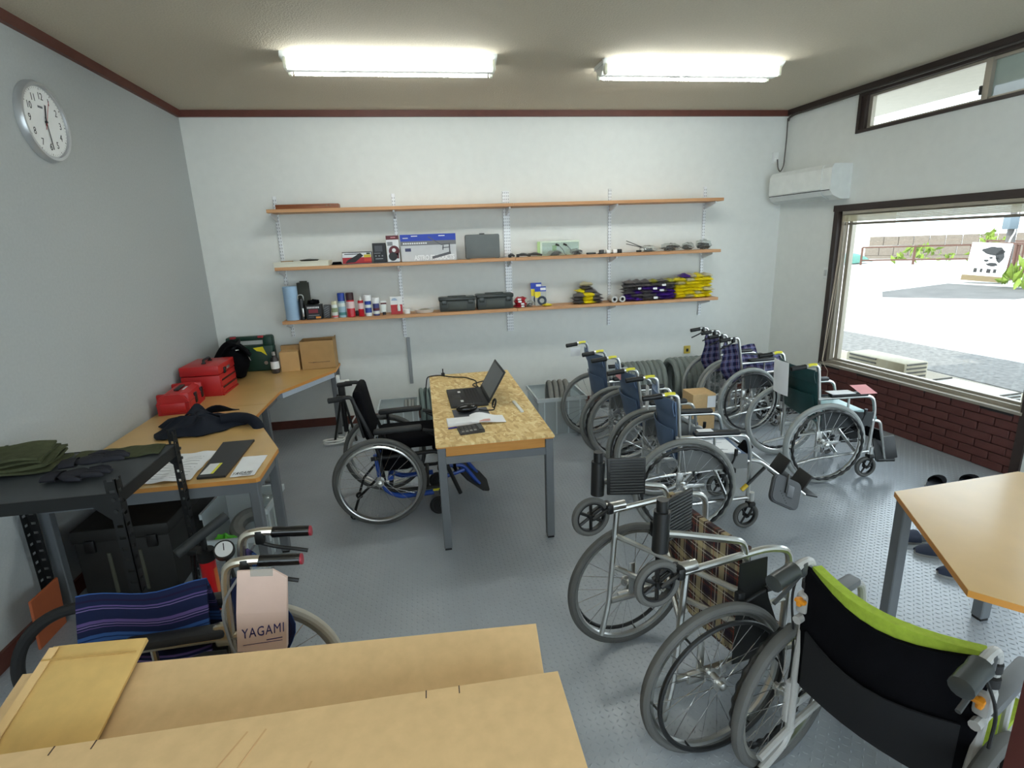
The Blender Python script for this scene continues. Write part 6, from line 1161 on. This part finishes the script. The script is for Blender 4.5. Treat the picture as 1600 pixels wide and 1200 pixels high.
for k in range(4): tyre(('leftmost', 'second from left', 'third from left', 'rightmost')[k]+' of the tyres leaning in the long grey crate', (3.16+k*0.055, -0.62, 0.235), 0.225, 0.024, 'x', grey_rubber, 'tyres in the long crate', rot=(0, 0, -0.12))
big = M('slate_rubber', (126, 135, 132), 0.7, var=0.06); ordn = ('first', 'second', 'third', 'fourth', 'fifth', 'sixth', 'seventh', 'eighth', 'ninth')
for k in range(8): tyre(ordn[k]+' from left in the row of large grey tyres along the back wall', (4.60+k*0.063, -0.268, 0.257), 0.257, 0.031, 'x', big, 'row of large tyres', rot=(0, 0, -0.1))
for k in range(8): tyre(ordn[k]+' from left in the row of smaller grey tyres along the back wall', (4.06+k*0.058, -0.26, 0.25), 0.25, 0.028, 'x', big, 'row of smaller tyres', rot=(0, 0, -0.1))
t = thing('carton', 'kraft carton on the floor in front of the large tyres', 'box', (4.47, -1.125, 0), -0.03); obj('box', G().rbox((0, 0, 0.19), (0.22, 0.22, 0.38), 0.003, seg=1), carton, t); obj('white_sheet', G().box(0.03, 0.11, -0.1125, -0.1105, 0.25, 0.36), paper, t, smooth=0)
# ================================================================== papers, tags and the paper bag on the chairs
def onchair(name, label, cat, c, th, p, g, m, rot=None, smooth=40):
    W = Vector((c[0]+math.cos(th)*p[0]-math.sin(th)*p[1], c[1]+math.sin(th)*p[0]+math.cos(th)*p[1], p[2])); t = thing(name, label, cat, W, th); obj('sheet', g, m, t, smooth=smooth, rot=rot); return t
B1, B2, B3, GC = ((3.501, -2.565), -0.14), ((3.527, -1.926), -0.052), ((3.491, -1.302), 0.041), ((4.783, -2.12), -0.099)
doc = G().rbox((0, 0, 0.008), (0.34, 0.30, 0.012), 0.002, seg=1)
t = onchair('document', 'white printed manual on the seat of the nearest slate blue wheelchair', 'paper', *B1, (0.22, -0.0, 0.462), doc, paper); g = G(); rr = random.Random(5)
for k in range(12): x, y = rr.uniform(-0.14, 0.08), rr.uniform(-0.13, 0.1); g.box(x, x+0.05, y, y+0.004, 0.0142, 0.0146).box(x, x+0.003, y, y+0.03, 0.0142, 0.0146)
obj('line_drawing', g, P('faint_ink', (150, 152, 158)), t, smooth=0); obj('green_corner', G().box(-0.17, -0.14, -0.15, -0.12, 0.0142, 0.0147), P('leaf_green', (120, 190, 90)), t, smooth=0)
onchair('document', 'white printed manual on the seat of the middle slate blue wheelchair', 'paper', *B2, (0.2, 0.02, 0.462), doc, paper); onchair('blue_cushion', 'pale blue cushion edge on the seat of the nearest slate blue wheelchair', 'cushion', *B1, (0.33, 0.13, 0.492), G().rbox((0, 0, 0.008), (0.2, 0.1, 0.022), 0.008), pale_blue)
onchair('paper_label', 'white label lying on the armrest of the nearest slate blue wheelchair', 'label', *B1, (0.13, -0.2135, 0.6505), G().rbox((0, 0, 0.001), (0.09, 0.048, 0.002), 0.0008, seg=1), paper)
onchair('paper_label', 'white label on the armrest of the middle slate blue wheelchair', 'label', *B2, (0.1, -0.213, 0.6535), G().rbox((0, 0, 0.001), (0.09, 0.048, 0.002), 0.0008, seg=1), paper)
onchair('price_tag', 'white tag hanging from the far grip of the rearmost slate blue wheelchair', 'tag', *B3, (-0.19, 0.2165, 0.80), G().box(-0.045, 0.045, -0.001, 0.001, -0.01, 0.065), paper)
onchair('pink_tag', 'pink tag on the back of the middle slate blue wheelchair', 'tag', *B2, (-0.155, -0.03, 0.80), G().box(-0.001, 0.001, -0.06, 0.06, -0.012, 0.03), M('pink_paper', (232, 160, 164), 0.7))
onchair('paper_strip', 'white strip taped on the back edge of the nearest slate blue wheelchair', 'tag', *B1, (-0.115, 0.17, 0.68), G().box(-0.001, 0.001, -0.035, 0.035, 0.0, 0.16), paper)
onchair('notice_sheet', 'white notice sheet hanging over the back of the teal wheelchair', 'paper', *GC, (-0.165, 0.05, 0.60), G().slab(lambda u, v: (-0.012*math.sin(PI*v)-0.02*u*0, -0.1+0.2*v+0.02*u, 0.25*u), 6, 6, 0.0012), paper)
onchair('document', 'white papers across the near armrest of the teal wheelchair', 'paper', *GC, (0.12, -0.22, 0.6605), G().rbox((0, 0, 0.003), (0.17, 0.09, 0.004), 0.001, seg=1), paper); onchair('pink_slip', 'pink slip folded over the near armrest of the teal wheelchair', 'paper', *GC, (0.285, -0.225, 0.6755), G().rbox((0, 0, 0.003), (0.12, 0.13, 0.002), 0.0008, rot=(0.25, 0, 0), seg=1), MATS['pink_paper'])
onchair('folded_cover', 'pale teal folded cover on the seat of the teal wheelchair', 'cloth', *GC, (0.2, 0.02, 0.462), G().rbox((0, 0, 0.02), (0.34, 0.36, 0.035), 0.012), M('pale_teal_vinyl', (140, 176, 178), 0.4))
# paper bag
t = thing('paper_bag', 'pinkish-white paper bag with navy lettering hung on the striped wheelchair grip', 'bag', (1.445, -4.155, 0.64), 0.03)
t.rotation_euler = (0, 0.13, 0.03)
bagp = M('pinkish_paper', (206, 180, 168), 0.75, var=0.03, vs=18, bump=0.12, bs=30)
obj('bag', G().add([(-0.068, -0.012, 0), (0.068, -0.012, 0), (0.068, 0.012, 0), (-0.068, 0.012, 0), (-0.068, -0.014, 0.13), (0.068, -0.014, 0.13), (0.068, 0.012, 0.13), (-0.068, 0.012, 0.13), (-0.066, -0.003, 0.26), (0.030, -0.003, 0.262), (0.030, 0.003, 0.262), (-0.066, 0.003, 0.26), (0.068, -0.005, 0.235), (0.068, 0.005, 0.235)],
    [(0, 3, 2, 1), (0, 1, 5, 4), (1, 2, 6, 5), (2, 3, 7, 6), (3, 0, 4, 7), (4, 5, 12, 9, 8), (6, 7, 11, 10, 13), (7, 4, 8, 11), (5, 6, 13, 12), (12, 13, 10, 9), (8, 9, 10, 11)]), bagp, t, smooth=0)
yagami(t, Matrix(((1, 0, 0, 0.002), (0, 0, -1, -0.0138), (0, 1, 0, 0.068), (0, 0, 0, 1))) @ Matrix.Rotation(0.16, 4, 'Z') @ Matrix.Diagonal((0.66, 1.0, 1, 1)), 0.045)
g = G(); bar(g, (-0.052, 0.022), (0.056, 0.0345), 0.0014, -0.0134); bar(g, (0.012, 0.037), (0.056, 0.044), 0.0028, -0.0134); obj('underline', g, navy_ink, t, smooth=0)
obj('tape_tab', G().box(-0.03, 0.03, -0.008, -0.006, 0.245, 0.275), bag_m, t, smooth=0)
# ================================================================== foreground cartons and mailer
t = thing('flat_carton', 'big flat kraft carton in the foreground, lower one at the back', 'box', (1.58, -4.50, 0), -0.07)
def slant(x0, x1, y0, y1, z0, za, zb): return G().add([(x0, y0, z0), (x1, y0, z0), (x1, y1, z0), (x0, y1, z0), (x0, y0, za), (x1, y0, za), (x1, y1, zb), (x0, y1, zb)], [(0, 3, 2, 1), (4, 5, 6, 7), (0, 1, 5, 4), (1, 2, 6, 5), (2, 3, 7, 6), (3, 0, 4, 7)])
obj('box', slant(-0.62, 0.63, -0.085, 0.105, 0, 0.74, 0.80), carton, t, smooth=0); g = G().add([(-0.625, -0.09, 0.7405), (0.634, -0.09, 0.7405), (0.634, 0.112, 0.804), (-0.625, 0.112, 0.804), (-0.625, -0.09, 0.7465), (0.634, -0.09, 0.7465), (0.634, 0.112, 0.81), (-0.625, 0.112, 0.81)], [(0, 3, 2, 1), (4, 5, 6, 7), (0, 1, 5, 4), (1, 2, 6, 5), (2, 3, 7, 6), (3, 0, 4, 7)])
obj('top_sheet', g, carton, t, smooth=0)
t = thing('flat_carton', 'big flat kraft carton in the foreground, upper one nearest the camera', 'box', (1.53, -4.85, 0), -0.016)
obj('box', G().box(-0.64, 0.685, -0.28, 0.20, 0, 0.855), carton, t, smooth=0); obj('top_sheet', G().box(-0.645, 0.69, -0.285, 0.206, 0.855, 0.86), carton, t, smooth=0)
g = G(); slit = P('slit_dark', (60, 42, 28))
for x in (0.40, 0.47, -0.32, -0.245): g.box(x, x+0.0025, 0.186, 0.2065, 0.8598, 0.8606)
obj('slit', g, slit, t, smooth=0); g = G()
for a, b in (((0.05, 0.17), (-0.07, -0.10)), ((0.085, 0.17), (0.035, 0.03)), ((0.19, 0.08), (0.13, -0.12))): q = bar(g, (0, 0), (0, 0.001), 0.0001) if False else None; A_, B_ = Vector((a[0], a[1], 0.8606)), Vector((b[0], b[1], 0.8606)); n = (B_-A_).normalized(); pq = Vector((-n.y, n.x, 0))*0.002; g.add([A_-pq, B_-pq, B_+pq, A_+pq, (A_+B_)/2+Vector((0, 0, 0.0012))], [(0, 1, 4), (1, 2, 4), (2, 3, 4), (3, 0, 4)])
obj('crease', g, M('crease_kraft', (200, 160, 112), 0.85), t, smooth=0)
t = thing('padded_mailer', 'yellow-tan padded mailer lying across the left end of the cartons', 'envelope', (1.125, -4.44, 0.797), rot=(0.305, 0, -0.07))
mm = M('yellow_kraft', (212, 176, 108), 0.8, var=0.05, vs=30)
obj('mailer', G().slab(lambda u, v: (-0.11+0.22*u, -0.15+0.28*v, 0.012+0.011*(math.sin(PI*u)**0.4)*(math.sin(PI*v)**0.4)), 10, 10, 0.012), mm, t, smooth=50); obj('flap_fold', G().box(-0.108, 0.108, 0.085, 0.089, 0.0285, 0.0305), M('yellow_kraft_fold', (190, 152, 88), 0.8), t, smooth=0); obj('side_seam', G().box(-0.109, -0.088, -0.14, 0.12, 0.0265, 0.029), M('pale_tan', (222, 186, 130), 0.8), t, smooth=0)
# knobs, tubes and belts of the near black and lime wheelchair
K = [o for o in bpy.data.objects if o.get('label', '').startswith('near wheelchair with black back')][0]
orange = M('orange_knob', (222, 140, 30), 0.4)
for s in (1, -1):
    j = obj('folding_joint', G().rbox((-0.008, s*0.228, 0.655), (0.05, 0.036, 0.07), 0.01), white_tube, K); obj('orange_knob', G().rbox((-0.034, s*0.228, 0.665), (0.03, 0.016, 0.03), 0.006).rbox((-0.045, s*0.222, 0.673), (0.018, 0.034, 0.012), 0.004), orange, j)
    obj('rubber_band', G().cyl((0.0, s*0.228, 0.70), (0.0, s*0.228, 0.725), 0.019, n=14).cyl((0.0, s*0.228, 0.742), (0.0, s*0.228, 0.765), 0.018, n=14), black_rubber, K)
    obj('brake_cable', G().tube(fillet([(-0.06, s*0.235, 0.75), (-0.03, s*0.26, 0.66), (0.0, s*0.25, 0.45), (0.02, s*0.27, 0.28)], 0.1), 0.004, 6), black_rubber, K)
    obj('tipping_tube', G().tube(fillet([(-0.01, s*0.228, 0.42), (-0.02, s*0.228, 0.12), (-0.17, s*0.228, 0.07)], 0.05), 0.0135, 10), white_tube, K); obj('tube_end', G().cyl((-0.16, s*0.228, 0.074), (-0.2, s*0.228, 0.064), 0.0145, n=12), black_plastic, K)
Nn = [o for o in bpy.data.objects if o.get('label', '').startswith('folded navy striped')][0]
for s in (1, -1):
    j = obj('folding_joint', G().rbox((-0.005, s*0.085, 0.67), (0.05, 0.03, 0.075), 0.01), champagne, Nn)
    obj('brake_cable', G().tube(fillet([(-0.08, s*0.09, 0.86), (-0.02, s*0.11, 0.78), (-0.03, s*0.11, 0.6), (-0.12, s*0.12, 0.4)], 0.1), 0.004, 6), M('grey_cable', (120, 120, 120), 0.5), Nn)
